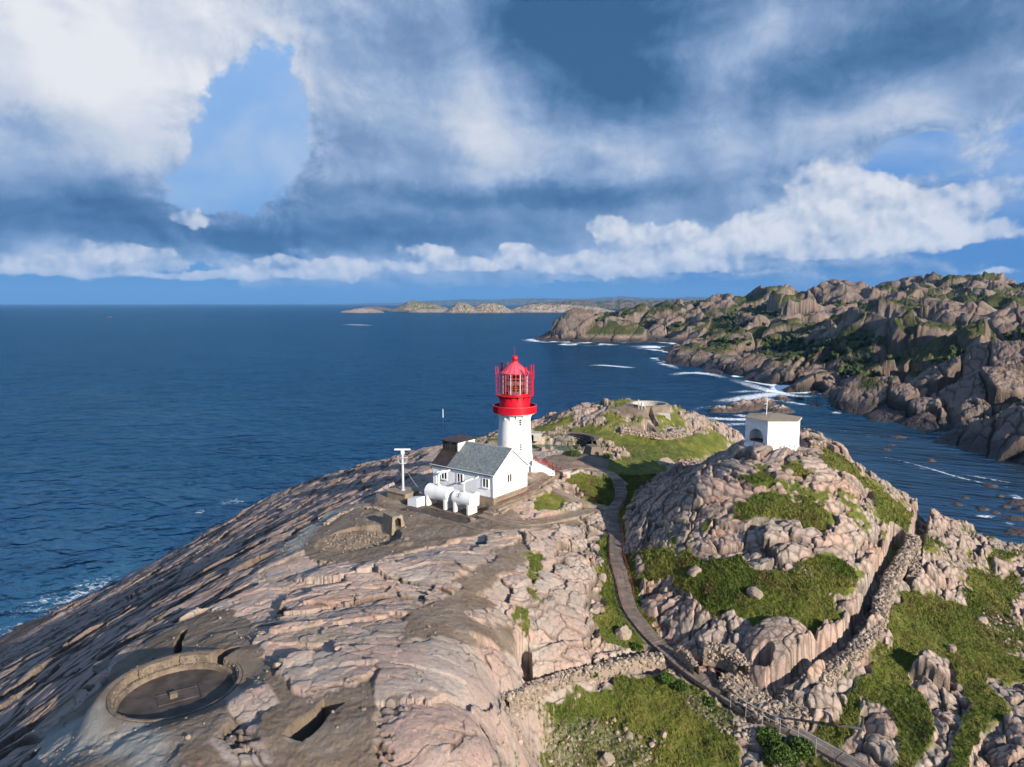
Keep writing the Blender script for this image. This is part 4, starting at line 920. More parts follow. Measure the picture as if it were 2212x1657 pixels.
# whip aerial by the roof cabin
ac = Vector(HP)+Vector((HA[0]*10.3+HB[0]*2.0, HA[1]*10.3+HB[1]*2.0, 0))
A = thing('whip_aerial', 'thin tall whip aerial with white tip above the roof cabin', 'aerial', (ac.x, ac.y, ac.z+5.9))
MB().tube([(0, 0, -.1), (0, 0, 3.1)], .014, 6).build('rod', BRONZE, A); MB().tube([(0, 0, 3.1), (0, 0, 4.25)], .04, 8).build('tip', WHITE2, A)

# ------------------------------------------------------------------ the six-sided watch hut on the hill
hr = 3.6; hz0, hz1 = -.7, 3.45
hu = thing('watch_hut', 'white whitewashed six-sided hut with an arched niche, on top of the rocky hill', 'hut', (HUT[0], HUT[1], 43.45))
vx = [(hr*math.cos(R(-60+60*k)), hr*math.sin(R(-60+60*k))) for k in range(6)]      # k=0 front right, k=5 front left
wl = MB()
for k in range(6):
    if k == 4: continue
    a, b_ = vx[k], vx[(k+1) % 6]
    wl.add([(a[0]*1.06, a[1]*1.06, hz0), (b_[0]*1.06, b_[1]*1.06, hz0), (b_[0], b_[1], .35), (a[0], a[1], .35), (b_[0], b_[1], hz1), (a[0], a[1], hz1)], [(0, 1, 2, 3), (3, 2, 4, 5)])
# arched face: k=4 (far left) -> k=5 (front left)
a, b_ = Vector((*vx[4], 0)), Vector((*vx[5], 0)); ex = (b_-a).normalized(); nn = Vector((ex.y, -ex.x, 0)); W_ = (b_-a).length
def F4(x, z, d=0): return a+ex*x+Vector((0, 0, z))-nn*d
cxn, rn, zs, zsp = W_*.50, 1.12, .62, 1.25
arc = [(cxn-rn*math.cos(R(q)), zsp+rn*math.sin(R(q))) for q in range(0, 181, 12)]
hole = [(cxn-rn, zs)]+arc+[(cxn+rn, zs)]
wl.add([F4(0, .35), F4(W_, .35), F4(W_, zs), F4(0, zs)], [(0, 1, 2, 3)])
wl.add([a*1.10+Vector((0, 0, hz0)), b_*1.10+Vector((0, 0, hz0)), b_+Vector((0, 0, .35)), a+Vector((0, 0, .35))], [(0, 1, 2, 3)])
wl.add([F4(0, zs), F4(cxn-rn, zs), F4(cxn-rn, zsp), F4(0, zsp)], [(0, 1, 2, 3)]); wl.add([F4(cxn+rn, zs), F4(W_, zs), F4(W_, zsp), F4(cxn+rn, zsp)], [(0, 1, 2, 3)])
n_ = len(arc)
top = [(cxn-rn+2*rn*i/(n_-1) if 0 < i < n_-1 else (0 if i == 0 else W_), hz1) for i in range(n_)]
wl.add([F4(*q) for q in arc]+[F4(*q) for q in top], [(i, i+1, n_+i+1, n_+i) for i in range(n_-1)])
wl.add([F4(0, zsp), F4(cxn-rn, zsp), F4(0, hz1)], [(0, 1, 2)]); wl.add([F4(cxn+rn, zsp), F4(W_, zsp), F4(W_, hz1)], [(0, 1, 2)])
walls_ = wl.build('walls', LIME, hu)
nc_ = MB(); m_ = len(hole); dpt = 1.5
nc_.add([F4(*q) for q in hole]+[F4(*q, dpt) for q in hole], [(i, (i+1) % m_, m_+(i+1) % m_, m_+i) for i in range(m_)]+[tuple(range(m_, 2*m_))]).build('niche', LIME, walls_)
MB().add([F4(cxn-rn+.02, zs+.03, .25), F4(cxn+rn-.02, zs+.03, .25), F4(cxn+rn-.02, zs+.03, dpt-.02), F4(cxn-rn+.02, zs+.03, dpt-.02), F4(cxn-rn+.02, zs+.22, .25), F4(cxn+rn-.02, zs+.22, .25), F4(cxn+rn-.02, zs+.22, dpt-.02), F4(cxn-rn+.02, zs+.22, dpt-.02)], [(4, 5, 6, 7), (0, 1, 5, 4)]).build('niche_floor', BENCH, walls_)
rr_ = [(x*1.065, y*1.065) for x, y in vx]
MB().add([(x, y, hz1+.01) for x, y in rr_]+[(x, y, hz1+.15) for x, y in rr_], [tuple(range(6))[::-1]]+[(i, (i+1) % 6, 6+(i+1) % 6, 6+i) for i in range(6)]+[tuple(range(6, 12))]).build('fascia', WHITE, hu)
rr_ = [(x*1.075, y*1.075) for x, y in vx]
MB().add([(x, y, hz1+.153) for x, y in rr_]+[(x, y, hz1+.20) for x, y in rr_]+[(0, .3, hz1+.55)], [tuple(range(6))[::-1]]+[(i, (i+1) % 6, 6+(i+1) % 6, 6+i) for i in range(6)]+[(6+i, 6+(i+1) % 6, 12) for i in range(6)]).build('roof', HUTROOF, hu)
va = thing('wind_vane', 'thin white pole with small hooked gauge on the hut roof', 'pole', (HUT[0]-.9, HUT[1], 43.45+hz1+.4))
MB().tube([(0, 0, 0), (.03, 0, 2.0)], .045, 8).tube([(.03, 0, 2.0), (.1, 0, 2.8)], .018, 6).build('pole', WHITE2, va)
MB().tube([(.02, 0, 1.55), (-.12, 0, 1.65), (-.25, 0, 1.58), (-.27, 0, 1.45)], .035, 6).build('gauge', WHITE2, va)
# ------------------------------------------------------------------ stones, walls, paths
def ico(sub=0):
    bm = bmesh.new(); bmesh.ops.create_icosphere(bm, subdivisions=sub+1, radius=1.)
    v = np.array([q.co[:] for q in bm.verts]); f = np.array([[w_.index for w_ in q.verts] for q in bm.faces]); bm.free(); return v, f
ICO0, ICO1, ICO2 = ico(0), ico(1), ico(2)
def stones(centres, sizes, seed=0, ic=ICO0, squash=.7, jag=.28):
    r = np.random.default_rng(seed); v0, f0 = ic; n = len(centres); nv = len(v0)
    J = v0[None]*(1+jag*(r.random((n, nv, 1))-.5)*2)
    J = J*(np.stack([.75+.6*r.random(n), .7+.5*r.random(n), squash*(.7+.6*r.random(n))], -1)[:, None, :])
    J = np.sign(J)*np.minimum(np.abs(J), .72+.2*r.random((n, 1, 3)))
    q = r.normal(size=(n, 4)); q[:, 1:3] *= .35; q /= np.linalg.norm(q, axis=1)[:, None]; a, b_, c_, d_ = q.T
    Rm = np.stack([np.stack([1-2*(c_*c_+d_*d_), 2*(b_*c_-a*d_), 2*(b_*d_+a*c_)], -1), np.stack([2*(b_*c_+a*d_), 1-2*(b_*b_+d_*d_), 2*(c_*d_-a*b_)], -1), np.stack([2*(b_*d_-a*c_), 2*(c_*d_+a*b_), 1-2*(b_*b_+c_*c_)], -1)], 1)
    J = np.einsum('nij,nvj->nvi', Rm, J)*np.asarray(sizes)[:, None, None]+np.asarray(centres)[:, None, :]
    F_ = (f0[None]+np.arange(n)[:, None, None]*nv).reshape(-1, 3)
    return J.reshape(-1, 3), F_, np.repeat(r.random(n), nv)
def dry_wall(line, width, top, label, name='stone_wall', n_per_m=105, seed=1, ssize=(.07, .30), drop=1.6, zline=None):
    L_ = smoothline(line[:, :2] if zline is None else line[:, :2], 6)
    seg = np.hypot(*np.diff(L_, axis=0).T); cum = np.r_[0, np.cumsum(seg)]; tot = cum[-1]
    zz = base(L_[:, 0], L_[:, 1]); zz = np.convolve(np.pad(zz, 4, mode='edge'), np.ones(9)/9, 'valid')+top
    r = np.random.default_rng(seed); K = max(4, int(tot/.35))
    # core
    s = np.linspace(0, tot, K); X = np.interp(s, cum, L_[:, 0]); Y = np.interp(s, cum, L_[:, 1]); Zt = np.interp(s, cum, zz)
    tx = np.gradient(X); ty = np.gradient(Y); ln_ = np.hypot(tx, ty); nx, ny = -ty/ln_, tx/ln_
    wv_ = 1+.18*fbm(s*.6, s*0, 3, seed)
    V = []; prof = [(-.66, -drop), (-.52, -.5), (-.47, 0), (0, .06), (.47, 0), (.52, -.5), (.66, -drop)]
    for i in range(K):
        for o_, h_ in prof: V.append((X[i]+nx[i]*o_*width*wv_[i], Y[i]+ny[i]*o_*width*wv_[i], Zt[i]+h_))
    m = len(prof); F_ = [(i*m+j, i*m+j+1, (i+1)*m+j+1) for i in range(K-1) for j in range(m-1)]+[(i*m+j, (i+1)*m+j+1, (i+1)*m+j) for i in range(K-1) for j in range(m-1)]
    n = int(tot*n_per_m*width); s = r.random(n)*tot; pr = r.random(n)*(1+1.5)
    o_ = np.where(pr < 1, (pr-.5), np.where(pr < 1.75, -.52-.1*r.random(n), .52+.1*r.random(n))); h_ = np.where(pr < 1, .05+.05*r.random(n), -r.random(n)*drop*.85)
    Xi = np.interp(s, cum, L_[:, 0]); Yi = np.interp(s, cum, L_[:, 1]); Zi = np.interp(s, cum, zz)
    j = np.clip(np.searchsorted(np.linspace(0, tot, K), s), 0, K-1)
    cen = np.stack([Xi+nx[j]*o_*width*wv_[j], Yi+ny[j]*o_*width*wv_[j], Zi+h_], -1)
    SV, SF, ST = stones(cen, ssize[0]+(ssize[1]-ssize[0])*r.random(n)**2.4, seed, squash=.5)
    VV = np.vstack([np.array(V), SV]); FF = np.vstack([np.array(F_), SF+len(V)])
    o = np_mesh(name, VV, FF, STONE, False, dict(tint=np.r_[np.full(len(V), .35), ST])); tag(o, label, 'stone wall'); return o
dry_wall(px("2000 1066;2030 1088;2034 1114;2006 1136;1972 1152;1972 1174;1956 1194;1942 1222;1926 1246;1916 1276;1902 1306;1900 1338;1876 1376;1848 1408;1816 1430;1790 1456;1754 1484;1730 1502"), 1.0, .22, 'long winding dry-stone wall along the dark trench on the right of the hill', seed=3, drop=1.0, n_per_m=95)
dry_wall(px("1578 1462;1604 1494;1640 1526;1690 1548;1716 1528;1730 1494"), 2.3, .35, 'broad heap-like dry-stone wall bending above the boardwalk at the trench end', seed=4, n_per_m=70)
dry_wall(px("1088 1512;1120 1504;1160 1490;1210 1474;1260 1458;1320 1444;1380 1430;1428 1424"), .8, .35, 'low pale dry-stone wall running left from the boardwalk below the rock face', seed=5, drop=2.0)
dry_wall(px("1460 1416;1480 1428;1494 1446;1504 1464"), .5, .9, 'short upright stone wall at the right edge of the boardwalk', seed=6, ssize=(.08, .18), n_per_m=90)
dry_wall(px("1520 1422;1560 1428;1592 1444;1604 1470"), 1.0, 1.2, 'stone-faced trench wall between the boardwalk and the great boulder', seed=7)
dry_wall(np.array([(39.0, 88.0, 44), (40.6, 88.2, 44), (41.6, 90.5, 44), (41.2, 93, 44)]), .7, .6, 'ruined low stone wall just right of the white hut', seed=8, drop=1.2)
dry_wall(px("1340 930;1375 936;1405 942;1440 944;1470 938"), 2.2, .5, 'rubble-stone heap in front of the far gun position', seed=9, ssize=(.15, .4), n_per_m=22)
dry_wall(px("704 1134;730 1116;770 1100;806 1098;826 1104"), .6, .05, 'short curved rubble rim at the back of the ruined pit', seed=10, ssize=(.1, .24), drop=1.4)
# loose rubble
def scatter_region(R_, n, x0, x1, y0, y1, thr=-.2, seed=0):
    r = np.random.default_rng(seed); x = x0+(x1-x0)*r.random(n*6); y = y0+(y1-y0)*r.random(n*6)
    k = M.get(R_, x, y)+.9*fbm(x*.5, y*.5, 3, seed) > thr; return x[k][:n], y[k][:n], r
x, y, r = scatter_region(SCREE, 5200, -2, 75, 38, 110, seed=4)
aa = r.random(700)*6.28; rr2 = 4.3*np.sqrt(r.random(700)); x = np.r_[x, pitB[0]+rr2*np.cos(aa)]; y = np.r_[y, pitB[1]+rr2*np.sin(aa)]
xa = -34+46*r.random(2600); ya = 32+60*r.random(2600); kk = (M.get(CONC, xa, ya)+1.5*fbm(xa*.3, ya*.3, 3, 9) > -.6) & (np.hypot(xa-pitA[0], ya-pitA[1]) > 3.9); n0_ = len(x); x = np.r_[x, xa[kk]]; y = np.r_[y, ya[kk]]
z = height(x, y, False); s_ = .05+.22*r.random(len(x))**3; s_[n0_:] = .03+.13*r.random(len(x)-n0_)**4; s_[n0_-700:n0_] *= .8
SV, SF, ST = stones(np.stack([x, y, z+s_*.25], -1), s_, 21, jag=.35, squash=.6); _q = len(ICO0[0]); ST[(n0_-700)*_q:n0_*_q] *= .45; ST[n0_*_q:] *= .6
o = np_mesh('rubble', SV, SF, STONE, False, dict(tint=ST)); o['kind'] = 'stuff'
bl = [(226, 1438, 1.05, 'flat square pink boulder lying alone on the slope left of the round pit', .45), (1345, 1372, .9, 'tall pointed boulder beside the boardwalk bend', 1.3), (1300, 1250, .6, 'small dark boulder at the edge of the grassy gully', .7),
      (1360, 1588, .45, 'small pinkish boulder in the grass below the stone wall', .7), (1432, 1590, .35, 'little round stone in the lower grass', .7), (1310, 1645, .6, 'upright pale stone at the bottom of the grass slope', 1.3),
      (1700, 1022, .8, 'rounded boulder in the grass below the hut', .8), (1760, 1040, .95, 'big rounded boulder right of the hut slope', .8), (1500, 1236, .75, 'grey boulder sunk in the hill grass', .9), (1630, 1285, .9, 'oval pink boulder lying on the hill grass', .65),
      (2055, 1404, .55, 'pale stone on the right-hand grass slope', .8), (1440, 1002, 1.6, 'low flat slab in the shaded valley grass', .22), (1420, 948, 1.1, 'flat pale slab in the sunlit valley grass', .25), (1022, 1122, .55, 'small white block beside the tank platform', .4), (600, 1444, .5, 'small angular block on the concrete apron', .5), (1180, 1062, .7, 'small boulder in the grass beside the house', .7), (1440, 1262, .8, 'boulder at the foot of the rocky hill', .9), (2120, 1342, .7, 'lone boulder on the far right grass', .7)]
for k, (u, v, s_, lab, sq) in enumerate(bl):
    p = hit(u, v); z = height(p[:1], p[1:2], False)[0]
    SV, SF, ST = stones(np.array([[0, 0, 0.]]), [s_], 100+k, ICO2, sq, .06)
    b_, e_, _ = blocks(SV[:, 0]+p[0]+SV[:, 2]*.6, SV[:, 1]+p[1]+SV[:, 2]*.6, s_*.8, k, .2, .2, .15, .12)
    SV = SV*(1+.5*b_[:, None]/s_)
    o = np_mesh('boulder', SV, SF, STONE, False, dict(tint=np.full(len(SV), .35+.35*((k*37 % 10)/10)))); o.location = (p[0], p[1], z+s_*sq*.05); o.rotation_euler = (0, 0, k); tag(o, lab, 'boulder')
# the boardwalk: separate sections stepping down
pm = MB(); seg = np.hypot(*np.diff(PATHL[:, :2], axis=0).T); cum = np.r_[0, np.cumsum(seg)]; tot = cum[-1]
def pathpt(s, o_=0., up=0.):
    t_ = np.interp(s, cum, np.linspace(0, 1, len(cum))); x = np.interp(s, cum, PATHL[:, 0]); y = np.interp(s, cum, PATHL[:, 1])
    x2 = np.interp(s+.3, cum, PATHL[:, 0]); y2 = np.interp(s+.3, cum, PATHL[:, 1]); x1 = np.interp(s-.3, cum, PATHL[:, 0]); y1 = np.interp(s-.3, cum, PATHL[:, 1])
    d = Vector((x2-x1, y2-y1, 0)).normalized(); n = Vector((-d.y, d.x, 0)); return Vector((x, y, float(PATHZ(t_))+up))+n*o_, d, n
s = 0; k = 0; W2 = .72
while s < tot-1.3:
    ln_ = 1.15+.5*random.random(); a, d, n = pathpt(s); b_, d2, n2 = pathpt(min(s+ln_-.03, tot-.1))
    z = min(a.z, b_.z)+.04+.03*(k % 2)
    v = [a+n*W2, a-n*W2, b_-n2*W2, b_+n2*W2]; v = [Vector((q.x, q.y, 0)) for q in v]
    za, zb_ = a.z+.03, b_.z+.06
    zz = [za, za, zb_, zb_]
    pm.add([(q.x, q.y, h) for q, h in zip(v, zz)]+[(q.x, q.y, h-.35) for q, h in zip(v, zz)], [(0, 1, 2, 3), (4, 7, 6, 5), (0, 4, 5, 1), (1, 5, 6, 2), (2, 6, 7, 3), (3, 7, 4, 0)])
    for j in range(3):
        c_, dd, nn_ = pathpt(s+ln_*(j+.5)/3); f_ = (j+.5)/3
        if random.random() < .25: pm.box(c_+Vector((0, 0, .075)), (2*W2, .07, .05), (nn_, dd, Vector((0, 0, 1))))
    s += ln_; k += 1
o = pm.build('path', WOODP); o['kind'] = 'structure'
# paved walks near the lighthouse
for L_ in PAVE:
    z = base(L_[:, 0], L_[:, 1]); V = []; n = len(L_); tx = np.gradient(L_[:, 0]); ty = np.gradient(L_[:, 1]); q = np.hypot(tx, ty); hz_ = height(L_[:, 0], L_[:, 1], False)
    z = np.convolve(np.pad(np.maximum(z, hz_), 2, mode='edge'), np.ones(5)/5, 'valid')+.07
    for i in range(n):
        for o_, h in ((-.8, -.5), (-.8, 0), (.8, 0), (.8, -.5)): V.append((L_[i, 0]-ty[i]/q[i]*o_, L_[i, 1]+tx[i]/q[i]*o_, z[i]+h))
    o = MB().add(V, [(i*4+j, i*4+j+1, (i+1)*4+j+1, (i+1)*4+j) for i in range(n-1) for j in range(3)]+[(0, 3, 2, 1), (n*4-4, n*4-3, n*4-2, n*4-1)]).build('path', CONCR); o['kind'] = 'structure'
# railings
def railing(ptsw, hgt, label, mat, step=1.6, rails=(.55, 1.0), r_=.017, name='railing'):
    ptsw = [Vector(q) for q in ptsw]; T = thing(name, label, 'railing', ptsw[0]); o0 = ptsw[0]
    cum_ = [0]
    for a, b_ in zip(ptsw, ptsw[1:]): cum_.append(cum_[-1]+(b_-a).length)
    def at(s): 
        return Vector([np.interp(s, cum_, [q[i] for q in ptsw]) for i in range(3)])-o0
    n = max(2, int(cum_[-1]/step)); first = None
    for k in range(n+1):
        p = at(cum_[-1]*k/n)
        if first is None: first = MB().tube([(0, 0, -.3), (0, 0, hgt)], r_*1.15, 6).build('post', mat, T)
        else: dupl(first, T, p)
    for h in rails: MB().tube([at(cum_[-1]*k/(n))+Vector((0, 0, h*hgt)) for k in range(n+1)], r_, 6).build('rail', mat, T)
    return T
def alongpath(s0, s1, off): return [pathpt(q, off, .05)[0] for q in np.linspace(s0, s1, int((s1-s0)/1.4)+2)]
railing(alongpath(tot*.18, tot*.55, .80), .95, 'rust-red railing along the left edge of the descending boardwalk', RUST)
railing(alongpath(tot*.40, tot*.60, -.80), .95, 'rust-red railing on the right edge of the boardwalk at its bend', RUST)
railing(alongpath(tot*.60, tot*.80, .80), .95, 'rust-red railing on the near edge of the lower boardwalk', RUST)
railing(alongpath(tot*.80, tot*.97, -.80), .95, 'grey metal railing on the far edge of the lowest boardwalk stretch', STEEL, step=1.3)
def gz(lst, up=.0): return [Vector((p[0], p[1], height(np.array([p[0]]), np.array([p[1]]), False)[0]+up)) for p in lst]
def hpt(s, q): return HP[:2]+HA*s+HB*q
railing(gz([TWR[:2]+np.array(q) for q in ((3.0, 5.0), (5.2, 3.4), (7.2, 1.0), (7.6, -1.4))], .1), 1., 'bright red railing beside the white lighthouse stairs', REDRAIL, step=.9, rails=(.35, .7, 1.0), r_=.035)
railing(gz([TWR[:2]+np.array(q) for q in ((2.6, 6.6), (5.6, 5.2), (8.2, 2.0))], .1), 1., 'second bright red railing, behind the lighthouse stairs', REDRAIL, step=.9, rails=(.5, 1.0), r_=.035)
railing(gz(px("1128 1084;1160 1062;1196 1042;1232 1022;1274 1016")), 1., 'rusty railing along the paved walk from the house to the valley', RUST)
railing(gz(px("1176 1044;1240 1076;1290 1090")), 1., 'rusty railing along the straight ramp right of the house', RUST)
railing([Vector((*hpt(-1.0, q), HP[2]-.9)) for q in (-.6, 2.5, 5, 8)], 1., 'thin rusty railing in front of the white gable wall', RUST, r_=.016)
railing(gz(px("1040 1108;1070 1122;1110 1134;1150 1138;1200 1130")), .9, 'thin brown railing along the walk below the house corner', RUST, r_=.016)
# retaining walls of concrete
def conc_wall(line, w_, top, label, mat=CONCR, low=1.6):
    L_ = smoothline(line[:, :2], 4); z = base(L_[:, 0], L_[:, 1]); z = np.convolve(np.pad(z, 3, mode='edge'), np.ones(7)/7, 'valid')+top
    tx = np.gradient(L_[:, 0]); ty = np.gradient(L_[:, 1]); q = np.hypot(tx, ty); n = len(L_); V = []
    for i in range(n):
        for o_, h in ((-w_/2, -low), (-w_/2, 0), (w_/2, 0), (w_/2, -low)): V.append((L_[i, 0]-ty[i]/q[i]*o_, L_[i, 1]+tx[i]/q[i]*o_, z[i]+h))
    o = MB().add(V, [(i*4+j, i*4+j+1, (i+1)*4+j+1, (i+1)*4+j) for i in range(n-1) for j in range(3)]+[(0, 3, 2, 1), (n*4-4, n*4-3, n*4-2, n*4-1)]).build('concrete_wall', mat); return tag(o, label, 'concrete wall')
conc_wall(px("1082 1112;1100 1100;1130 1082;1160 1066;1196 1046"), .35, .35, 'concrete retaining wall curving from the house corner up the walk')
conc_wall(px("1172 1052;1236 1084;1292 1100"), .3, .30, 'straight concrete kerb wall below the ramp right of the house')
conc_wall(px("1216 1040;1226 1030;1250 1022"), .3, .45, 'short pale concrete wall by the round boulder near the walk', CONCL)
conc_wall(px("1000 1136;1040 1146;1090 1152;1150 1150;1220 1136"), .3, .12, 'low concrete edging below the tank platform')
cx0 = hit(1220, 1030); o = MB().box((0, 0, .3), (1.3, 1.1, 1.0)).box((0, 0, .85), (1.5, 1.3, .12)).build('concrete_box', CONCL); o.location = (cx0[0], cx0[1], cx0[2]); o.rotation_euler = (0, 0, .5); tag(o, 'small square concrete box beside the paved walk', 'concrete box')
tr_ = MB().prism([(-1.7, 1.2), (-.1, 1.2), (-.1, -LW-1.4), (-1.7, -LW-1.4)], -1.6, -.85).prism([(-1.7, 1.2), (-.1, 1.2), (-.1, 2.2), (-1.7, 2.2)], -1.8, -1.2).build('terrace', CONCR); tr_.location = HP; tr_.rotation_euler = (0, 0, math.atan2(HA[1], HA[0])); tag(tr_, 'narrow concrete terrace along the foot of the white gable', 'terrace')

# ------------------------------------------------------------------ gun pits
def ringstones(r0, z0, z1, n, s_, seed, a0=0, a1=360, skip=None):
    r = np.random.default_rng(seed); a = np.radians(a0+(a1-a0)*r.random(n)); k = np.array([not (skip and skip(math.degrees(q) % 360)) for q in a]); a = a[k]; n = len(a)
    return stones(np.stack([r0*np.cos(a), r0*np.sin(a), z0+(z1-z0)*r.random(n)], -1), s_*(.6+.8*r.random(n)), seed, ICO0, .8, .2)
def angs(c, *uv): return [math.degrees(math.atan2(*(hit(u, v)[:2]-c[:2])[::-1])) % 360 for u, v in uv]
def near_ang(a, lst, w_): return any(abs((a-q+180) % 360-180) < w_ for q in lst)
na = angs(pitA, (384, 1400), (490, 1412), (234, 1516))
skipA = lambda a: near_ang(a, na[:1], 3.2) or near_ang(a, na[1:2], 9) or near_ang(a, na[2:], 7)
E = thing('gun_pit', 'large round sunken gun pit with dark floor in the pale apron, lower left', 'gun pit', (pitA[0], pitA[1], pitA[2]-.05))
MB().lathe([(3.48, -.95), (3.50, -.12), (3.55, -.02), (3.70, -.01), (3.74, -.1), (3.78, -.95)], 96, skip=skipA).build('ring_wall', CONCS, E, True)
MB().lathe([(3.22, -.95), (3.22, -.58), (3.26, -.54), (3.49, -.53), (3.49, -.95)], 96).build('ledge', CONCS, E, True)
SV, SF, ST = ringstones(3.50, -.5, -.10, 420, .075, 31, skip=skipA); o = np_mesh('lining_stones', SV, SF, STONED, False, dict(tint=ST), 'stuff'); o.parent = E
SV, SF, ST = ringstones(3.32, -.56, -.50, 300, .05, 32); o = np_mesh('ledge_stones', SV, SF, STONED, False, dict(tint=ST), 'stuff'); o.parent = E
MB().lathe([(.02, -.85), (3.24, -.85), (3.24, -.95), (.02, -.95)], 64, closed=False).build('floor', CONCD, E)
gb_ = MB(); ux = Vector((math.cos(.55), math.sin(.55), 0)); uy = Vector((-ux.y, ux.x, 0)); Zv = Vector((0, 0, 1))
MB().box((0, 0, -.825), (2.2, 1.15, .07), (ux, uy, Zv)).box(uy*.64+Vector((0, 0, -.81)), (2.3, .10, .10), (ux, uy, Zv)).box(ux*1.3+Vector((0, 0, -.82)), (.08, 1.9, .08), (ux, uy, Zv)).build('gun_footing', CONCD, E)
gb_.box(ux*-.2+Vector((0, 0, -.67)), (.42, .34, .34), (ux, uy, Zv))
gb_.build('gun_base', CONCS, E)
E2 = thing('gun_pit', 'far round gun pit on top of the knoll, open to the sea', 'gun pit', (pitC[0], pitC[1], pitC[2]+.25))
skipC = lambda a: near_ang(a, angs(pitC, (1404, 890)), 9)
MB().lathe([(3.78, -1.9), (3.78, -.1), (3.9, 0), (4.3, .03), (4.35, -.1), (4.4, -1.9)], 72, skip=skipC).build('ring_wall', CONCL, E2, True)
MB().lathe([(.02, -1.84), (3.8, -1.84), (3.8, -1.95), (.02, -1.95)], 48, closed=False).build('floor', CONCD, E2)
MB().lathe([(2.9, -1.85), (3.78, -1.85), (3.78, -1.1), (2.9, -1.1)], 40, a0=20, a1=150).build('bench', CONCL, E2, True)
fr_p = P(1386, 882, pitC[2]-.2)
ff = thing('steel_frame', 'small grey steel frame standing on the rim of the far gun pit', 'frame', fr_p); q = MB()
for x_ in (-.7, 0, .7):
    for y_ in (-.4, .4): q.bar((x_, y_, -.3), (x_, y_, 2.0 if x_ < 0 else 1.5), .10)
for z_ in (.6, 1.4): q.bar((-.7, -.4, z_), (.7, -.4, z_), .08); q.bar((-.7, .4, z_), (.7, .4, z_), .08); q.bar((-.7, -.4, z_), (-.7, .4, z_), .08); q.bar((.7, -.4, z_), (.7, .4, z_), .08)
q.build('uprights', STEEL, ff); MB().box((.35, 0, .95), (.6, .7, .8)).build('winch_box', STEEL, ff)
def portal(name, p, rz, w_, h_, d_, label, mat=CONCR, ow=.7, oh=1.5, batter=.15, cat='shelter'):
    T = thing(name, label, cat, p, rz); hw = w_/2; o2 = ow/2; b_ = batter
    V = [(-hw, 0, 0), (-o2, 0, 0), (-o2, b_*.7, oh-.2), (0, b_*.8, oh), (o2, b_*.7, oh-.2), (o2, 0, 0), (hw, 0, 0), (hw-b_, b_, h_), (-hw+b_, b_, h_)]
    m_ = MB().add(V, [(0, 1, 2, 8), (8, 2, 3), (8, 3, 7), (3, 4, 7), (4, 5, 6, 7)])
    m_.add([(-hw, 0, 0), (-hw+b_, b_, h_), (-hw+b_, d_, h_), (-hw, d_, 0)], [(0, 1, 2, 3)]); m_.add([(hw, 0, 0), (hw-b_, b_, h_), (hw-b_, d_, h_), (hw, d_, 0)], [(0, 3, 2, 1)])
    m_.add([(-hw+b_, b_, h_), (hw-b_, b_, h_), (hw-b_, d_, h_), (-hw+b_, d_, h_)], [(0, 1, 2, 3)])
    m_.add([(-o2, 0, 0), (-o2, b_*.7, oh-.2), (0, b_*.8, oh), (o2, b_*.7, oh-.2), (o2, 0, 0), (-o2, .9, 0), (-o2, .9, oh-.2), (0, .9, oh), (o2, .9, oh-.2), (o2, .9, 0)], [(0, 5, 6, 1), (1, 6, 7, 2), (2, 7, 8, 3), (3, 8, 9, 4)])
    m_.build('walls', mat, T); MB().add([(-o2, .88, 0), (o2, .88, 0), (o2, .88, oh), (-o2, .88, oh)], [(0, 1, 2, 3)]).build('doorway', DARK, T); return T
p = hit(862, 1140); portal('concrete_shelter', (p[0], p[1], p[2]-.9), R(38), 2.0, 2.2, 2.6, 'brown concrete shelter with arched dark doorway beside the ruined pit', ow=.75, oh=2.0, batter=.35)
p = P(1292, 992, 35.2); portal('tunnel_entrance', (p[0], p[1], p[2]-.9), R(18), 3.4, 2.9, 3.5, 'rough stone mound with a narrow arched tunnel doorway in the valley', ow=.75, oh=2.1, batter=.9, mat=STONE)
p = P(1148, 950, 34.2); portal('pump_house', (p[0], p[1], p[2]-.3), R(0), 4.2, 1.6, 2.5, 'low pale concrete building with black door behind the green pool', mat=CONCL, ow=.9, oh=1.4, batter=.05)
p = P(1432, 900, 36.6); portal('lookout_bunker', (p[0], p[1], p[2]-.8), R(-10), 3.6, 1.6, 3., 'low concrete bunker with dark slot near the far gun pit', mat=CONCL, ow=1.1, oh=1.1, batter=.3)
# pool and seating terrace
o = MB().lathe([(.02, 0), (1., 0)], 40, closed=False).build('pool', POOLM); o.location = (pool[0], pool[1], 32.9); o.scale = (7.6, 5.2, 1); o['kind'] = 'structure'
T = thing('seating_terrace', 'black stepped seating terrace cut into the rock behind the pool', 'terrace', (pool[0]+5.2, pool[1]+2.4, 32.9))
for k in range(6):
    MB().lathe([(2.0+k*.62, -.6), (2.0+k*.62, .15+k*.33), (2.66+k*.62, .15+k*.33), (2.66+k*.62, -.6)], 24, a0=-20, a1=75).build('step', SEATM, T)
MB().lathe([(5.75, -.8), (5.75, 1.9), (6.6, 2.0), (7.2, .2), (7.3, -.8)], 24, a0=-30, a1=85).build('rim', STONE, T)
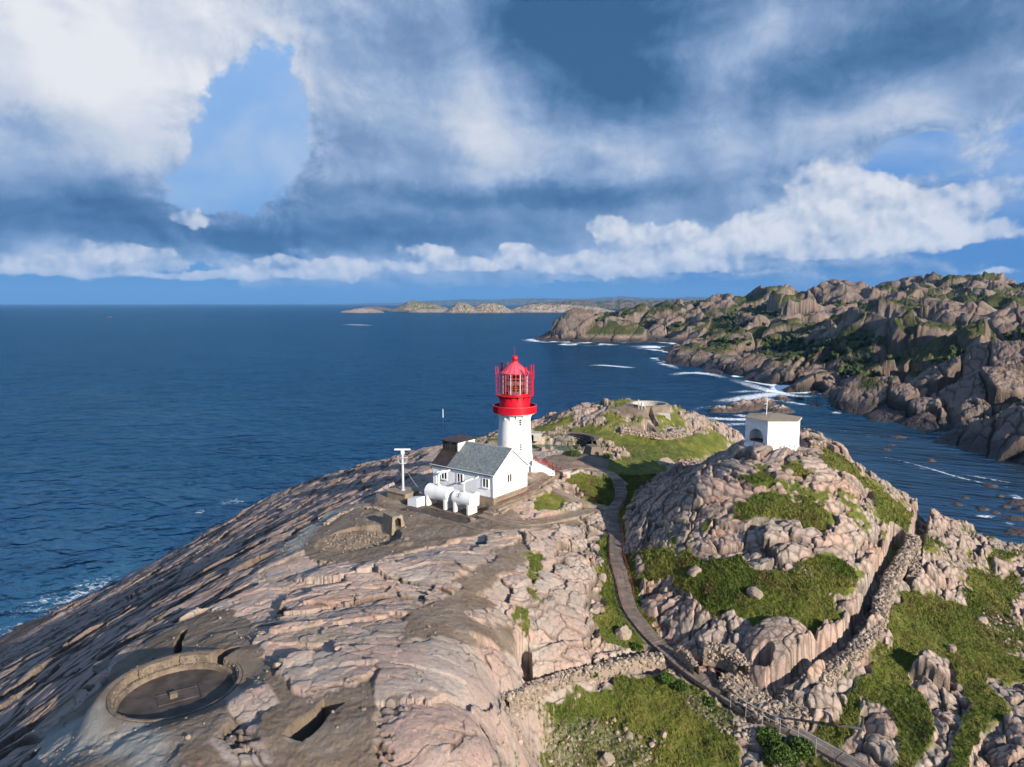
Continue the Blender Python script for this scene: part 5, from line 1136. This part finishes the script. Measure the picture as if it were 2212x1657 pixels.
# ------------------------------------------------------------------ anchor
p0 = hit(1858, 1604); p0[2] = max(height(p0[:1]+i_*.4, p0[1:2]+j_*.4, False)[0] for i_ in (-1, 0, 1) for j_ in (-1, 0, 1))+.75; p1 = P(1806, 1566, p0[2]+1.25); d = Vector(p1-p0); Ln = d.length; zx = d.normalized()
An = thing('anchor', 'big dark iron ship anchor propped on a rock in the right-hand grass', 'anchor', (p0[0], p0[1], p0[2]))
sx_ = zx.cross(Vector((.45, .84, -.32))).normalized(); up_ = (sx_.cross(zx)+sx_*.5).normalized()
MB().tube([(0, 0, 0), zx*Ln], [.13, .08], 8).build('shank', IRON, An, True)
ar = [zx*(.55*(1-math.cos(R(q))))*1.0+sx_*(1.0*math.sin(R(q))) for q in range(-75, 76, 15)]
arm = MB().tube(ar, [.05, .07, .09, .11, .13, .14, .13, .11, .09, .07, .05], 8).build('arms', IRON, An, True)
for sg in (-1, 1):
    c_ = ar[0] if sg < 0 else ar[-1]; MB().add([c_+zx*.12, c_-zx*.10+up_*.16+sx_*(-sg*.1), c_-zx*.22+sx_*(-sg*.14), c_-zx*.10-up_*.16+sx_*(-sg*.1), c_+sx_*sg*.05], [(0, 1, 2, 3), (0, 4, 1), (1, 4, 2), (2, 4, 3), (3, 4, 0)]).build('fluke', IRON, An)
MB().tube([zx*Ln*.93-up_*.65-sx_*.1, zx*Ln*.93+up_*.65+sx_*.1], .05, 8).build('stock', RUST, An)
MB().tube([zx*(Ln+.12)+(zx*math.cos(R(q))+up_*math.sin(R(q)))*.12 for q in range(0, 361, 30)], .025, 6).build('ring', IRON, An)

# ------------------------------------------------------------------ grass, bushes, far trees
def blades(n, x0, x1, y0, y1, seed, hgt, wid, dens=1.):
    r = np.random.default_rng(seed); x = x0+(x1-x0)*r.random(n); y = y0+(y1-y0)*r.random(n)
    g = M.get(GRASS, x, y); rk = M.get(ROCKY, x, y); k = (g > -.1) & (rk < .1); x, y = x[k], y[k]
    zz, gm_ = ongrid(x, y); k = (gm_ > .55); x, y, zz = x[k], y[k], zz[k]; n = len(x)
    a = r.random(n)*6.28; cl = fbm(x*.5, y*.5, 3, 50); h = hgt*(.5+.9*r.random(n))*(1+.9*np.clip(cl, -.5, 1)); l = (r.normal(size=(n, 2))*.5+np.array([-.25, .1]))*h[:, None]
    w_ = wid*(.6+.8*r.random(n)); ca, sa_ = np.cos(a)*w_, np.sin(a)*w_
    V = np.stack([np.stack([x-ca, y-sa_, zz-.04], -1), np.stack([x+ca, y+sa_, zz-.04], -1), np.stack([x+l[:, 0], y+l[:, 1], zz+h], -1)], 1).reshape(-1, 3)
    tn_ = np.clip(.28+.9*fbm(x*.25, y*.25, 4, 8)+.5*(r.random(n)-.5), 0, 1)
    return V, np.arange(3*n).reshape(-1, 3), np.repeat(tn_, 3)
for sd_, n_, bx_, h_, w_ in ((1, 520000, (-2, 58, 36, 70), .11, .035), (2, 420000, (8, 72, 62, 108), .15, .06)):
    V, F_, T_ = blades(n_, *bx_, sd_, h_, w_)
    o = np_mesh('grass', V, F_, GRASSM, False, dict(tint=T_)); o['kind'] = 'stuff'
def bush(u, v, rad, label, seed, flat=.7, n=900):
    p = hit(u, v); r = np.random.default_rng(seed); d = r.normal(size=(n, 3)); d /= np.linalg.norm(d, axis=1)[:, None]
    rr_ = rad*(.55+.5*r.random(n)**.5)*(1+.35*fbm(d[:, 0]*2+seed, d[:, 1]*2+d[:, 2]*2, 3, seed)); c_ = d*rr_[:, None]*np.array([1, 1, flat]); c_[:, 2] = np.abs(c_[:, 2])
    a = r.normal(size=(n, 3)); b_ = r.normal(size=(n, 3)); a /= np.linalg.norm(a, axis=1)[:, None]; b_ /= np.linalg.norm(b_, axis=1)[:, None]; s_ = (.07+.08*r.random(n))[:, None]
    V = np.stack([c_-a*s_, c_+b_*s_*.6, c_+a*s_, c_-b_*s_*.6], 1).reshape(-1, 3)
    o = np_mesh('bush', V, np.arange(4*n).reshape(-1, 4), LEAF, False, dict(tint=np.repeat(np.clip(.3+.6*r.random(n)*(.4+c_[:, 2]/rad), 0, 1), 4))); o.location = p; return tag(o, label, 'bush')
bush(1660, 1600, 1.0, 'bright green bush on the near side of the lower boardwalk', 1, n=1800); bush(1690, 1640, 1.3, 'dark green bush under the boardwalk at the bottom edge', 2, n=2400); bush(1730, 1620, 1.0, 'leafy bush just below the lowest boardwalk bend', 3, n=1800)
bush(1440, 1470, .7, 'low green bush where the boardwalk crosses the trench', 4, n=1200); bush(1470, 1486, .6, 'small fern-like bush below the trench crossing', 5, n=900); bush(1534, 1520, .5, 'small bush beside the mid boardwalk', 6, n=700)
bush(1240, 984, 1.3, 'dark shrub left of the tunnel doorway', 8, n=900); bush(1310, 988, 1.0, 'dark shrub right of the tunnel doorway', 9, n=700); bush(1280, 1460, .5, 'small shrub on the pale stone wall', 10, n=600); bush(1375, 1400, .6, 'low bush between boulder and boardwalk', 11, n=800)
k = (woodf.ravel() > .15) & (Zf.ravel() > 9) & (np.hypot(Xf, Yf).ravel() > 430)
idx = np.nonzero(k)[0]; r = np.random.default_rng(5)
wgt = (np.hypot(Xf, Yf).ravel()[idx])**1.6; wgt = wgt/wgt.sum(); cl = fbm(Xf.ravel()[idx]*.01, Yf.ravel()[idx]*.01, 3, 44); wgt = wgt*np.clip(cl+.05, 0, 1)**1.; wgt /= wgt.sum()
idx = r.choice(idx, 5200, p=wgt); cx_ = np.stack([Xf.ravel()[idx], Yf.ravel()[idx], Zf.ravel()[idx]], -1); cx_[:, :2] += r.normal(size=(len(idx), 2))*1.5
sz_ = 1.2+2.4*r.random(len(idx)); c2 = np.vstack([cx_+np.array([0, 0, .6])*sz_[:, None], cx_+np.stack([r.normal(size=len(idx)), r.normal(size=len(idx)), 1.2+.6*r.random(len(idx))], -1)*sz_[:, None]*.8]); s2 = np.r_[sz_, sz_*.65]
SV, SF, ST = stones(c2, s2, 55, ICO1, 1.25, .45)
o = np_mesh('woodland', SV, SF, WOODLEAF, False, dict(tint=ST)); o['kind'] = 'stuff'
# ------------------------------------------------------------------ the sea
def sea_level(x, y):
    z = np.full(x.shape, -30.)
    a = np.hypot(x, y) < 245; b = (x > 0) & (y > 100) & (y < 1990) & (x < 1690)
    z[a] = base(x[a], y[a])
    zz = GF.get(FB, x[b], y[b]); z[b] = np.maximum(z[b], zz)
    return z
Xs, Ys = polar(-60, 60, 900, 60, 2600, 820)
zs = sea_level(Xs, Ys)
surf = sst(-13, -1, zs)                                   # shoaling water beside the rocks
chan = sst(0, 1, (Xs-60)/120)*sst(420, 300, Ys)              # sheltered inlet: calmer
foam = surf**3*sst(-.15, .4, fbm(Xs*.035, Ys*.035, 3, 5))*np.where(Xs < 0, .55, 1.1)*(1-.75*chan)
def streak(pts_, w, amt, soft=1.):
    global foam
    L = smoothline([P(u, v, 0) for u, v in pts_]); d, t = dline(L, Xs, Ys)
    foam = np.maximum(foam, amt*.85*(1-sst(w*.15, w*(1+soft), d))*np.sin(np.clip(t, .02, .98)*math.pi)**.5)
streak([(1265, 790), (1300, 789), (1350, 793), (1380, 795)], 5.0, 1.0)
streak([(1120, 734), (1160, 738), (1200, 741)], 5, 1.); streak([(1380, 735), (1440, 740), (1500, 742)], 6, .6)
streak([(1440, 812), (1480, 806), (1530, 808), (1580, 820)], 7, .9); streak([(1470, 800), (1440, 785), (1450, 770)], 6, .8); streak([(1400, 770), (1450, 780), (1500, 795)], 6, .45)
streak([(1560, 812), (1640, 838), (1720, 856), (1760, 852)], 7, .85); streak([(1500, 900), (1560, 905), (1640, 906), (1700, 905)], 5, .95); streak([(1530, 870), (1600, 862), (1680, 850), (1740, 850)], 9, .9)
streak([(1560, 850), (1620, 845), (1670, 848)], 6, .7); streak([(1580, 895), (1620, 900), (1660, 902)], 4, .9); streak([(1620, 868), (1660, 862), (1700, 870)], 5, .9); streak([(1520, 925), (1560, 918), (1620, 915), (1680, 912)], 5, .7); streak([(1480, 890), (1520, 880), (1570, 874)], 4, .5)
streak([(1850, 978), (1930, 992), (2010, 1013), (2080, 1034), (2160, 1050), (2208, 1056)], 1.0, .75, 1.); streak([(1935, 1001), (1990, 1012), (2040, 1022)], .8, .6); streak([(2060, 1022), (2130, 1034), (2206, 1048)], 1.6, .7)
streak([(2100, 1112), (2125, 1116), (2150, 1113)], 1.4, .9); streak([(2170, 1128), (2185, 1136)], 1.4, .9); streak([(2060, 1090), (2090, 1096)], .8, .6); streak([(2180, 1066), (2212, 1084)], 2, .7)
streak([(736, 701), (775, 702), (812, 703)], 14, 1.); streak([(812, 703), (860, 707), (890, 710)], 9, .4); streak([(750, 677), (800, 678)], 20, .7); streak([(222, 686.5), (250, 687)], 14, .6); streak([(985, 678), (1080, 678.5), (1200, 677.5)], 22, .6); streak([(895, 699), (960, 700)], 8, .25)
streak([(-20, 1345), (40, 1322), (110, 1300), (190, 1276), (230, 1272)], 5, .50, 1.5); streak([(20, 1330), (90, 1300), (150, 1290)], 9, .28, 1.5)
streak([(480, 1092), (500, 1084), (524, 1078)], 3.5, .8); streak([(422, 1106), (446, 1106)], 2.6, .7); streak([(560, 1070), (620, 1060), (660, 1040)], 5, .4); streak([(680, 1030), (740, 1015), (800, 995)], 6, .4); streak([(380, 1180), (460, 1140), (520, 1120)], 5, .35); streak([(570, 1090), (590, 1084)], 4, .4)
lu = sst(.72, .8, vn(Xs*.013, Ys*.013, 77))*0
m, t, b = newmat('sea_water')
pos = t.new('ShaderNodeNewGeometry').outputs['Position']
def scaled(v, s): return t.vmath('MULTIPLY', v, s)
rotv = t.new('ShaderNodeMapping'); t.put(rotv.inputs[0], pos); rotv.inputs['Rotation'].default_value = (0, 0, R(28)); pr = rotv.outputs[0]
w0 = t.noise(scaled(pr, (.012, .03, 1)), 1, 3, .5)
w1 = t.noise(scaled(pr, (.05, .13, 1)), 1, 2, .5)
w2 = t.noise(scaled(pr, (.17, .42, 1)), 1, 3, .5, .4)
w3 = t.noise(scaled(pr, (1.3, 2.2, 1)), 1, 4, .6)
calm = t.attr('calm'); rough_ = t.math('SUBTRACT', 1., t.math('MULTIPLY', calm, .72))
h = t.math('ADD', t.math('MULTIPLY', w1, 4.5), t.math('ADD', t.math('MULTIPLY', w2, 2.4), t.math('MULTIPLY', w3, .22)))
h = t.math('MULTIPLY', h, rough_)
h = t.math('MULTIPLY', h, t.math('MULTIPLY', t.ramp(w0, .3, .7, .7, 1.1), t.ramp(t.noise(scaled(pr, (.0022, .007, 1)), 1, 5, .6, .5), .35, .62, .55, 1.2)))
nrm = t.bump(h, 1.0, 1.05)
fa = t.attr('foam')
fn = t.noise(scaled(pr, (.35, .7, 1)), 1, 8, .72, .6)
lace = t.voronoi(t.vmath('ADD', scaled(pr, (.4, .6, 1)), t.vmath('SCALE', t.noise(pr, .5, 4, .6, out=1), 1.6)), 1., 'DISTANCE_TO_EDGE')
fmask = t.ramp(t.math('ADD', t.math('MULTIPLY', fa, .62), t.math('ADD', t.math('MULTIPLY', fn, .65), t.math('MULTIPLY', t.ramp(lace, .25, 0), .16))), .68, .93)
fmask = t.math('MULTIPLY', fmask, t.ramp(fa, .02, .2))
caps = t.math('MULTIPLY', t.ramp(t.noise(scaled(pr, (.10, .26, 1)), 1, 7, .68), .735, .78), .5)
wc = t.mix(t.ramp(w0, .35, .65), (.0007, .011, .034), (.0013, .020, .054))
wc = t.mix(t.attr('shoal'), wc, (.006, .045, .075))
wc = t.mix(calm, wc, (.012, .016, .022))
fo_ = t.math('MAXIMUM', fmask, caps)
df = t.new('ShaderNodeBsdfDiffuse'); t.put(df.inputs['Color'], wc); t.put(df.inputs['Normal'], nrm)
gl = t.new('ShaderNodeBsdfGlossy'); gl.inputs['Roughness'].default_value = .12; t.put(gl.inputs['Normal'], nrm); gl.inputs['Color'].default_value = (.42, .78, 1, 1)
fr_ = t.new('ShaderNodeFresnel'); fr_.inputs[0].default_value = 1.333; t.put(fr_.inputs['Normal'], nrm)
ms = t.new('ShaderNodeMixShader'); t.put(ms.inputs[0], t.math('MINIMUM', t.math('MULTIPLY', fr_.outputs[0], .62), .33)); t.put(ms.inputs[1], df.outputs[0]); t.put(ms.inputs[2], gl.outputs[0])
ff = t.new('ShaderNodeBsdfDiffuse'); ff.inputs['Color'].default_value = (.80, .84, .88, 1)
m2 = t.new('ShaderNodeMixShader'); t.put(m2.inputs[0], fo_); t.put(m2.inputs[1], ms.outputs[0]); t.put(m2.inputs[2], ff.outputs[0])
t.n.remove(b); t.put(t.n['Material Output'].inputs['Surface'], m2.outputs[0])
M_SEA = m
# swell as real relief near the shore, one sheet out to the horizon
sw = .30*fbm(Xs*.05+Ys*.02, Ys*.11-Xs*.03, 3, 12)+.10*fbm(Xs*.3, Ys*.3, 2, 13)
calm = sst(40, 110, Xs)*sst(400, 300, Ys)
sw = sw*(1-.8*calm)*sst(2600, 1500, np.hypot(Xs, Ys))+foam*.12
Vn = np.stack([Xs, Ys, sw-.0], -1).reshape(-1, 3)
Qn = gridfaces(820, 900)[:, ::-1]
n0 = len(Vn)
ring = [i for i in range(900)]
ext = []; fo = []
rr = [2600, 4500, 9000, 20000, 60000, 160000]
th = np.radians(np.linspace(-60, 60, 900))
for r in rr[1:]:
    for a in th: ext.append((r*math.sin(a), r*math.cos(a), 0))
ext = np.array(ext)
allV = np.vstack([Vn, ext]); idx = np.arange((len(rr)-1)*900).reshape(-1, 900)+n0
rows = np.vstack([np.arange(819*900, 820*900)[None, :], idx])
Qe = np.stack([rows[:-1, :-1], rows[:-1, 1:], rows[1:, 1:], rows[1:, :-1]], -1).reshape(-1, 4)[:, ::-1]
z0 = np.zeros(len(ext), f32)
np_mesh('water', allV, np.vstack([Qn, Qe]), M_SEA, True, dict(foam=np.r_[foam.ravel(), z0], calm=np.r_[calm.ravel(), z0], shoal=np.r_[(surf**2*.8).ravel(), z0]), 'structure')
# sheet that closes the sea behind the camera
v = [(-160000, -160000, -3.), (160000, -160000, -3.), (160000, 160000, -3.), (-160000, 160000, -3.)]
o = mesh_obj('water', v, [(0, 1, 2, 3)], M_SEA); o['kind'] = 'structure'

# ------------------------------------------------------------------ sky and light
SUN = Vector((.63, -.777, 0)).normalized(); ELEV = R(20)
sun = bpy.data.lights.new('sun', 'SUN'); so = bpy.data.objects.new('sun', sun); C.objects.link(so)
sd = Vector((SUN.x*math.cos(ELEV), SUN.y*math.cos(ELEV), math.sin(ELEV)))
so.rotation_euler = sd.to_track_quat('Z', 'Y').to_euler(); so.location = (0, 0, 150)
sun.energy = 5.0; sun.angle = R(.5); sun.color = (1., .885, .745)
w = bpy.data.worlds.new('World'); sc.world = w; w.use_nodes = True
t = NT(w.node_tree); t.dims = '2D'; bg = t.n['Background']
sky = t.new('ShaderNodeTexSky', sky_type='NISHITA'); sky.sun_disc = False; sky.sun_elevation = ELEV
sky.sun_rotation = math.atan2(SUN.x, SUN.y); sky.altitude = 60; sky.air_density = 1.; sky.dust_density = .3; sky.ozone_density = 3.
d = t.new('ShaderNodeTexCoord').outputs['Generated']
sx = t.new('ShaderNodeSeparateXYZ'); t.put(sx.inputs[0], d)
az = t.math('ARCTAN2', sx.outputs[0], sx.outputs[1]); el = t.math('ARCSINE', sx.outputs[2])
nv = t.new('ShaderNodeCombineXYZ'); t.put(nv.inputs[0], az); t.put(nv.inputs[1], t.math('MULTIPLY', t.math('POWER', t.math('MAXIMUM', el, .0001), .85), 1.2)); nv = nv.outputs[0]
pv = t.new('ShaderNodeCombineXYZ'); t.put(pv.inputs[0], az); t.put(pv.inputs[1], el); pv = pv.outputs[0]
wr = t.noise(nv, 5.5, 6, .6, out=1); wr2 = t.noise(nv, 18, 6, .62, out=1)
wv = t.vmath('ADD', t.vmath('SCALE', t.vmath('SUBTRACT', wr, (.5, .5, .5)), .10), t.vmath('SCALE', t.vmath('SUBTRACT', wr2, (.5, .5, .5)), .03))
pv1 = t.vmath('ADD', pv, wv)
pv2 = t.vmath('ADD', pv, t.vmath('SCALE', wv, .55))
def azel(u, v):
    q = ray(u, v); return math.atan2(q[0], q[1]), math.asin(q[2]/np.linalg.norm(q))
def blobs(vec, lst, start):
    acc = start
    for (u, v, ru, rv, wgt, *a) in lst:
        c = azel(u, v); o = t.new('ShaderNodeVectorMath', operation='MULTIPLY_ADD'); t.put(o.inputs[0], vec)
        o.inputs[1].default_value = (FP/ru, FP/rv, 0); o.inputs[2].default_value = (-c[0]*FP/ru, -c[1]*FP/rv, 0); q = o.outputs[0]
        if a:
            q = t.vmath('SUBTRACT', vec, (c[0], c[1], 0)); mp = t.new('ShaderNodeMapping'); t.put(mp.inputs[0], q); mp.inputs['Rotation'].default_value = (0, 0, -R(a[0])); q = t.vmath('MULTIPLY', mp.outputs[0], (FP/ru, FP/rv, 0))
        acc = t.math('MULTIPLY_ADD', t.math('POWER', .36788, t.vmath('DOT_PRODUCT', q, q)), wgt, acc)
    return acc
COVER = [(130, 110, 330, 240, 1.1), (30, 330, 270, 190, 1.1), (220, 380, 120, 110, .7), (470, 50, 190, 90, .8), (350, 190, 90, 60, .5),
 (300, 590, 600, 44, .55), (80, 470, 240, 60, .9), (480, 510, 190, 34, .8), (790, 300, 170, 250, 1.0), (1120, 300, 420, 260, 1.1), (860, 480, 350, 100, 1.0), (930, 30, 260, 150, .9), (660, 40, 90, 90, .5),
 (1300, 110, 320, 220, 1.), (1600, 220, 420, 200, 1.1), (2050, 60, 420, 150, 1.1), (1950, 180, 260, 60, .6, 12), (1500, 470, 330, 110, .8), (1180, 560, 330, 50, .6), (1830, 480, 200, 80, .45), (2180, 310, 110, 60, .5), (2100, 590, 220, 25, .35),
 (530, 330, 175, 210, -1.25), (590, 110, 70, 70, -.6), (430, 420, 110, 60, -.7), (620, 240, 70, 60, -.4), (360, 505, 90, 40, -.6), (2040, 330, 230, 50, -.9, 12), (2180, 450, 90, 90, -.4), (600, 190, 50, 120, -.35), (1106, 632, 2200, 18, -.5)]
BRIGHT = [(150, 50, 330, 150, .62), (260, 210, 220, 90, .34), (60, 250, 150, 50, -.20), (150, 350, 240, 60, .08), (100, 460, 270, 45, -.42), (260, 410, 120, 40, -.14), (500, 60, 120, 60, .12), (140, 560, 300, 22, .24), (420, 590, 400, 20, .20),
 (760, 300, 180, 150, -.08), (690, 150, 120, 100, .06), (1060, 190, 90, 120, .34), (1150, 290, 220, 60, .26), (1010, 70, 60, 90, .12), (1000, 380, 300, 40, .06), (1250, 80, 200, 150, -.60), (1130, 20, 120, 70, -.25), (1370, 200, 150, 50, -.26), (1600, 10, 500, 50, -.18), (850, 510, 330, 42, -.42), (1050, 428, 360, 26, -.36), (540, 522, 160, 22, -.34),
 (1640, 80, 44, 80, .22, -20), (1560, 170, 60, 70, .12), (1450, 330, 350, 55, .12), (1860, 240, 330, 36, .16, 12), (1760, 150, 260, 46, -.24, 15), (2080, 80, 330, 80, -.28, 8), (1350, 420, 220, 30, -.20), (1650, 390, 160, 40, -.05), (1500, 490, 250, 50, .06), (1250, 560, 300, 40, .06)]
CUM = [(1790, 400, 70, 44, .9), (1880, 420, 60, 36, .85), (1830, 470, 120, 44, .95), (1720, 500, 130, 38, .8), (1640, 480, 60, 30, .5), (2090, 430, 80, 30, .8, 14), (2010, 465, 100, 36, .85), (2060, 508, 130, 20, .8), (1900, 520, 120, 24, .7), (1760, 540, 70, 14, .6), (1310, 486, 44, 30, .8), (1400, 505, 90, 30, .6), (1480, 560, 80, 22, .75), (1380, 575, 110, 22, .85), (1290, 580, 70, 14, .6), (1110, 545, 44, 26, .75), (1140, 570, 70, 18, .6), (1020, 572, 60, 16, .6), (730, 580, 56, 24, .9), (690, 592, 70, 12, .6), (550, 590, 60, 12, .6), (330, 545, 80, 16, .7), (140, 560, 130, 14, .65), (470, 595, 110, 10, .5), (250, 592, 150, 9, .55), (60, 585, 90, 9, .45), (412, 478, 44, 17, .85), (1200, 575, 50, 14, .4), (850, 577, 130, 14, .65), (950, 545, 80, 20, .5), (1550, 520, 90, 24, .5), (1240, 560, 60, 14, .5), (600, 562, 90, 12, .5), (1510, 577, 110, 12, .55), (180, 520, 60, 14, .4), (2140, 588, 60, 8, .4), (1200, 470, 50, 16, .4), (1640, 590, 60, 8, .4)]
n_big = t.noise(nv, 4.2, 8, .58); n_med = t.noise(nv, 13, 8, .62, .25)
cov = blobs(pv1, COVER, t.math('MULTIPLY', t.math('SUBTRACT', n_big, .5), .85))
behind = t.ramp(t.math('ABSOLUTE', az), .75, 1.05); high = t.ramp(el, .42, .62)
cov = t.math('ADD', cov, t.math('MULTIPLY', t.math('MAXIMUM', behind, high), .45))
cov = t.math('ADD', cov, t.math('MULTIPLY', t.math('SUBTRACT', n_med, .5), .90))
br = blobs(pv2, BRIGHT, .53)
alpha = t.math('MULTIPLY', t.ramp(cov, .32, .60), t.ramp(el, .002, .05))
veil = t.ramp(t.noise(nv, 3.2, 5, .6, .5), .35, .72, .15, .8)
br = t.math('ADD', br, t.math('MULTIPLY', t.math('SUBTRACT', n_med, .5), .26))
br = t.math('ADD', br, t.math('MULTIPLY', t.math('SUBTRACT', n_big, .5), .26))
n_off = t.noise(t.vmath('ADD', nv, (.010, .012, 0)), 13, 8, .62, .25)
br = t.math('ADD', br, t.math('MULTIPLY', t.math('SUBTRACT', n_med, n_off), t.ramp(cov, 1.6, .7, .3, .9)))
hb1 = t.voronoi(t.vmath('ADD', nv, t.vmath('SCALE', wr2, .05)), 9, 'SMOOTH_F1'); hb2 = t.voronoi(t.vmath('ADD', nv, t.vmath('SCALE', t.vmath('ADD', wr2, (.30, .44, 0)), .05)), 9, 'SMOOTH_F1')
br = t.math('MULTIPLY_ADD', t.math('SUBTRACT', hb2, hb1), t.ramp(br, .15, .75, .15, .75), br)
br = t.math('MULTIPLY_ADD', t.math('MAXIMUM', behind, high), -.34, br)  # unseen cloud behind and overhead dimmed to lower the ambient light
br = t.math('MULTIPLY', br, .8)
# crisp heaped cumulus in front of the layers
kv = t.vmath('ADD', pv, t.vmath('SCALE', t.vmath('SUBTRACT', wr2, (.5, .5, .5)), .018))
def billow(v):
    r = None
    for s_, w_ in ((15, .62), (38, .26), (95, .14)):
        q = t.math('MULTIPLY', t.math('SUBTRACT', .45, t.voronoi(v, s_, 'SMOOTH_F1')), w_); r = q if r is None else t.math('ADD', r, q)
    return r
bw = billow(kv); bo = billow(t.vmath('ADD', kv, (.006, .010, 0)))
fine = t.noise(pv, 90, 5, .65)
cc = blobs(kv, CUM, t.math('MULTIPLY_ADD', bw, 1.0, t.math('MULTIPLY', t.math('SUBTRACT', fine, .5), .22)))
a2 = t.ramp(cc, .37, .60)
b2_ = t.math('MULTIPLY_ADD', t.math('SUBTRACT', bw, bo), 1.5, t.math('MULTIPLY_ADD', t.ramp(cc, .45, 1.1), .18, .72))
b2_ = t.math('ADD', b2_, t.math('MULTIPLY', t.math('SUBTRACT', n_med, .5), .40)); b2_ = t.math('ADD', b2_, t.math('MULTIPLY', t.math('SUBTRACT', n_big, .5), .55))
cr = t.new('ShaderNodeValToRGB'); t.put(cr.inputs[0], br); e = cr.color_ramp
cr2 = t.new('ShaderNodeValToRGB'); t.put(cr2.inputs[0], t.math('MULTIPLY', b2_, .92))
def lin(c): return tuple(((q/255+.055)/1.055)**2.4 if q > 10 else q/255/12.92 for q in c)+(1.,)
stops = [(0., (52, 94, 138)), (.17, (86, 124, 168)), (.34, (128, 156, 196)), (.48, (162, 184, 216)), (.66, (204, 213, 230)), (1., (246, 246, 249))]
for e in (cr.color_ramp, cr2.color_ramp):
    e.elements[0].position = 0; e.elements[0].color = lin(stops[0][1]); e.elements[1].position = 1; e.elements[1].color = lin(stops[-1][1])
    for p_, c_ in stops[1:-1]:
        q = e.elements.new(p_); q.color = lin(c_)
# clear air: the physical sky, deepened towards the blue of the photograph
clear = t.mix(1., sky.outputs[0], (.58, .86, 1.30), 'MULTIPLY', clamp=False)
cb = t.new('ShaderNodeValToRGB'); t.put(cb.inputs[0], t.math('MULTIPLY', el, 1/.55)); e2 = cb.color_ramp
e2.elements[0].position = 0; e2.elements[0].color = lin((52, 118, 190)); e2.elements[1].position = 1; e2.elements[1].color = lin((110, 165, 232))
for p_, c_ in [(.07, (66, 134, 204)), (.3, (108, 166, 230)), (.6, (142, 186, 242))]:
    q = e2.elements.new(p_); q.color = lin(c_)
CLR_ = t.mix(1., cb.outputs[0], t.mix(t.ramp(az, .1, .5), (1.12, 1.08, 1.03), (.62, .80, .94)), 'MULTIPLY', clamp=False)
clear = t.mix(.85, clear, t.mix(1., CLR_, (10., 10., 10.), 'MULTIPLY', clamp=False), clamp=False)
cloud = t.mix(1., cr.outputs[0], (10., 10., 10.), 'MULTIPLY', clamp=False)
clear = t.mix(t.math('MULTIPLY', veil, t.ramp(el, .04, .2)), clear, (5.2, 6.4, 8.2, 1), clamp=False)
lay = t.mix(t.math('MULTIPLY', alpha, .96), clear, cloud, clamp=False)
t.put(bg.inputs['Color'], t.mix(t.math('MULTIPLY', a2, .92), lay, t.mix(1., cr2.outputs[0], (10., 10., 10.), 'MULTIPLY', clamp=False), clamp=False)); bg.inputs['Strength'].default_value = .055
w.cycles.sampling_method = 'MANUAL'; w.cycles.sample_map_resolution = 512
# ------------------------------------------------------------------ air
if True:
    x0, x1, y0, y1, z0_, z1_ = -45000, 45000, -300, 62000, -36, 1200
    vv = [(x0, y0, z0_), (x1, y0, z0_), (x1, y1, z0_), (x0, y1, z0_), (x0, y0, z1_), (x1, y0, z1_), (x1, y1, z1_), (x0, y1, z1_)]
    hz = mesh_obj('haze', vv, [(0, 3, 2, 1), (4, 5, 6, 7), (0, 1, 5, 4), (1, 2, 6, 5), (2, 3, 7, 6), (3, 0, 4, 7)])
    hm = bpy.data.materials.new('haze'); hm.use_nodes = True; hn = hm.node_tree; hn.nodes.clear()
    o_ = hn.nodes.new('ShaderNodeOutputMaterial'); pvn = hn.nodes.new('ShaderNodeVolumePrincipled'); hn.links.new(pvn.outputs[0], o_.inputs['Volume'])
    pvn.inputs['Density'].default_value = 2.6e-5; pvn.inputs['Color'].default_value = (.20, .48, .92, 1); pvn.inputs['Anisotropy'].default_value = 0.
    hz.data.materials.append(hm); hz['kind'] = 'stuff'
sc.view_settings.view_transform = 'Standard'; sc.view_settings.look = 'None'; sc.view_settings.exposure = .78; sc.view_settings.gamma = 1; sc.view_settings.use_curve_mapping = False
sc.render.engine = 'CYCLES'; sc.cycles.use_denoising = True; sc.cycles.max_bounces = 6; sc.cycles.diffuse_bounces = 2; sc.cycles.volume_bounces = 0; sc.cycles.transparent_max_bounces = 12
sc.cycles.volume_step_rate = 10; sc.cycles.use_adaptive_sampling = True; sc.cycles.adaptive_threshold = .03; sc.cycles.adaptive_min_samples = 16
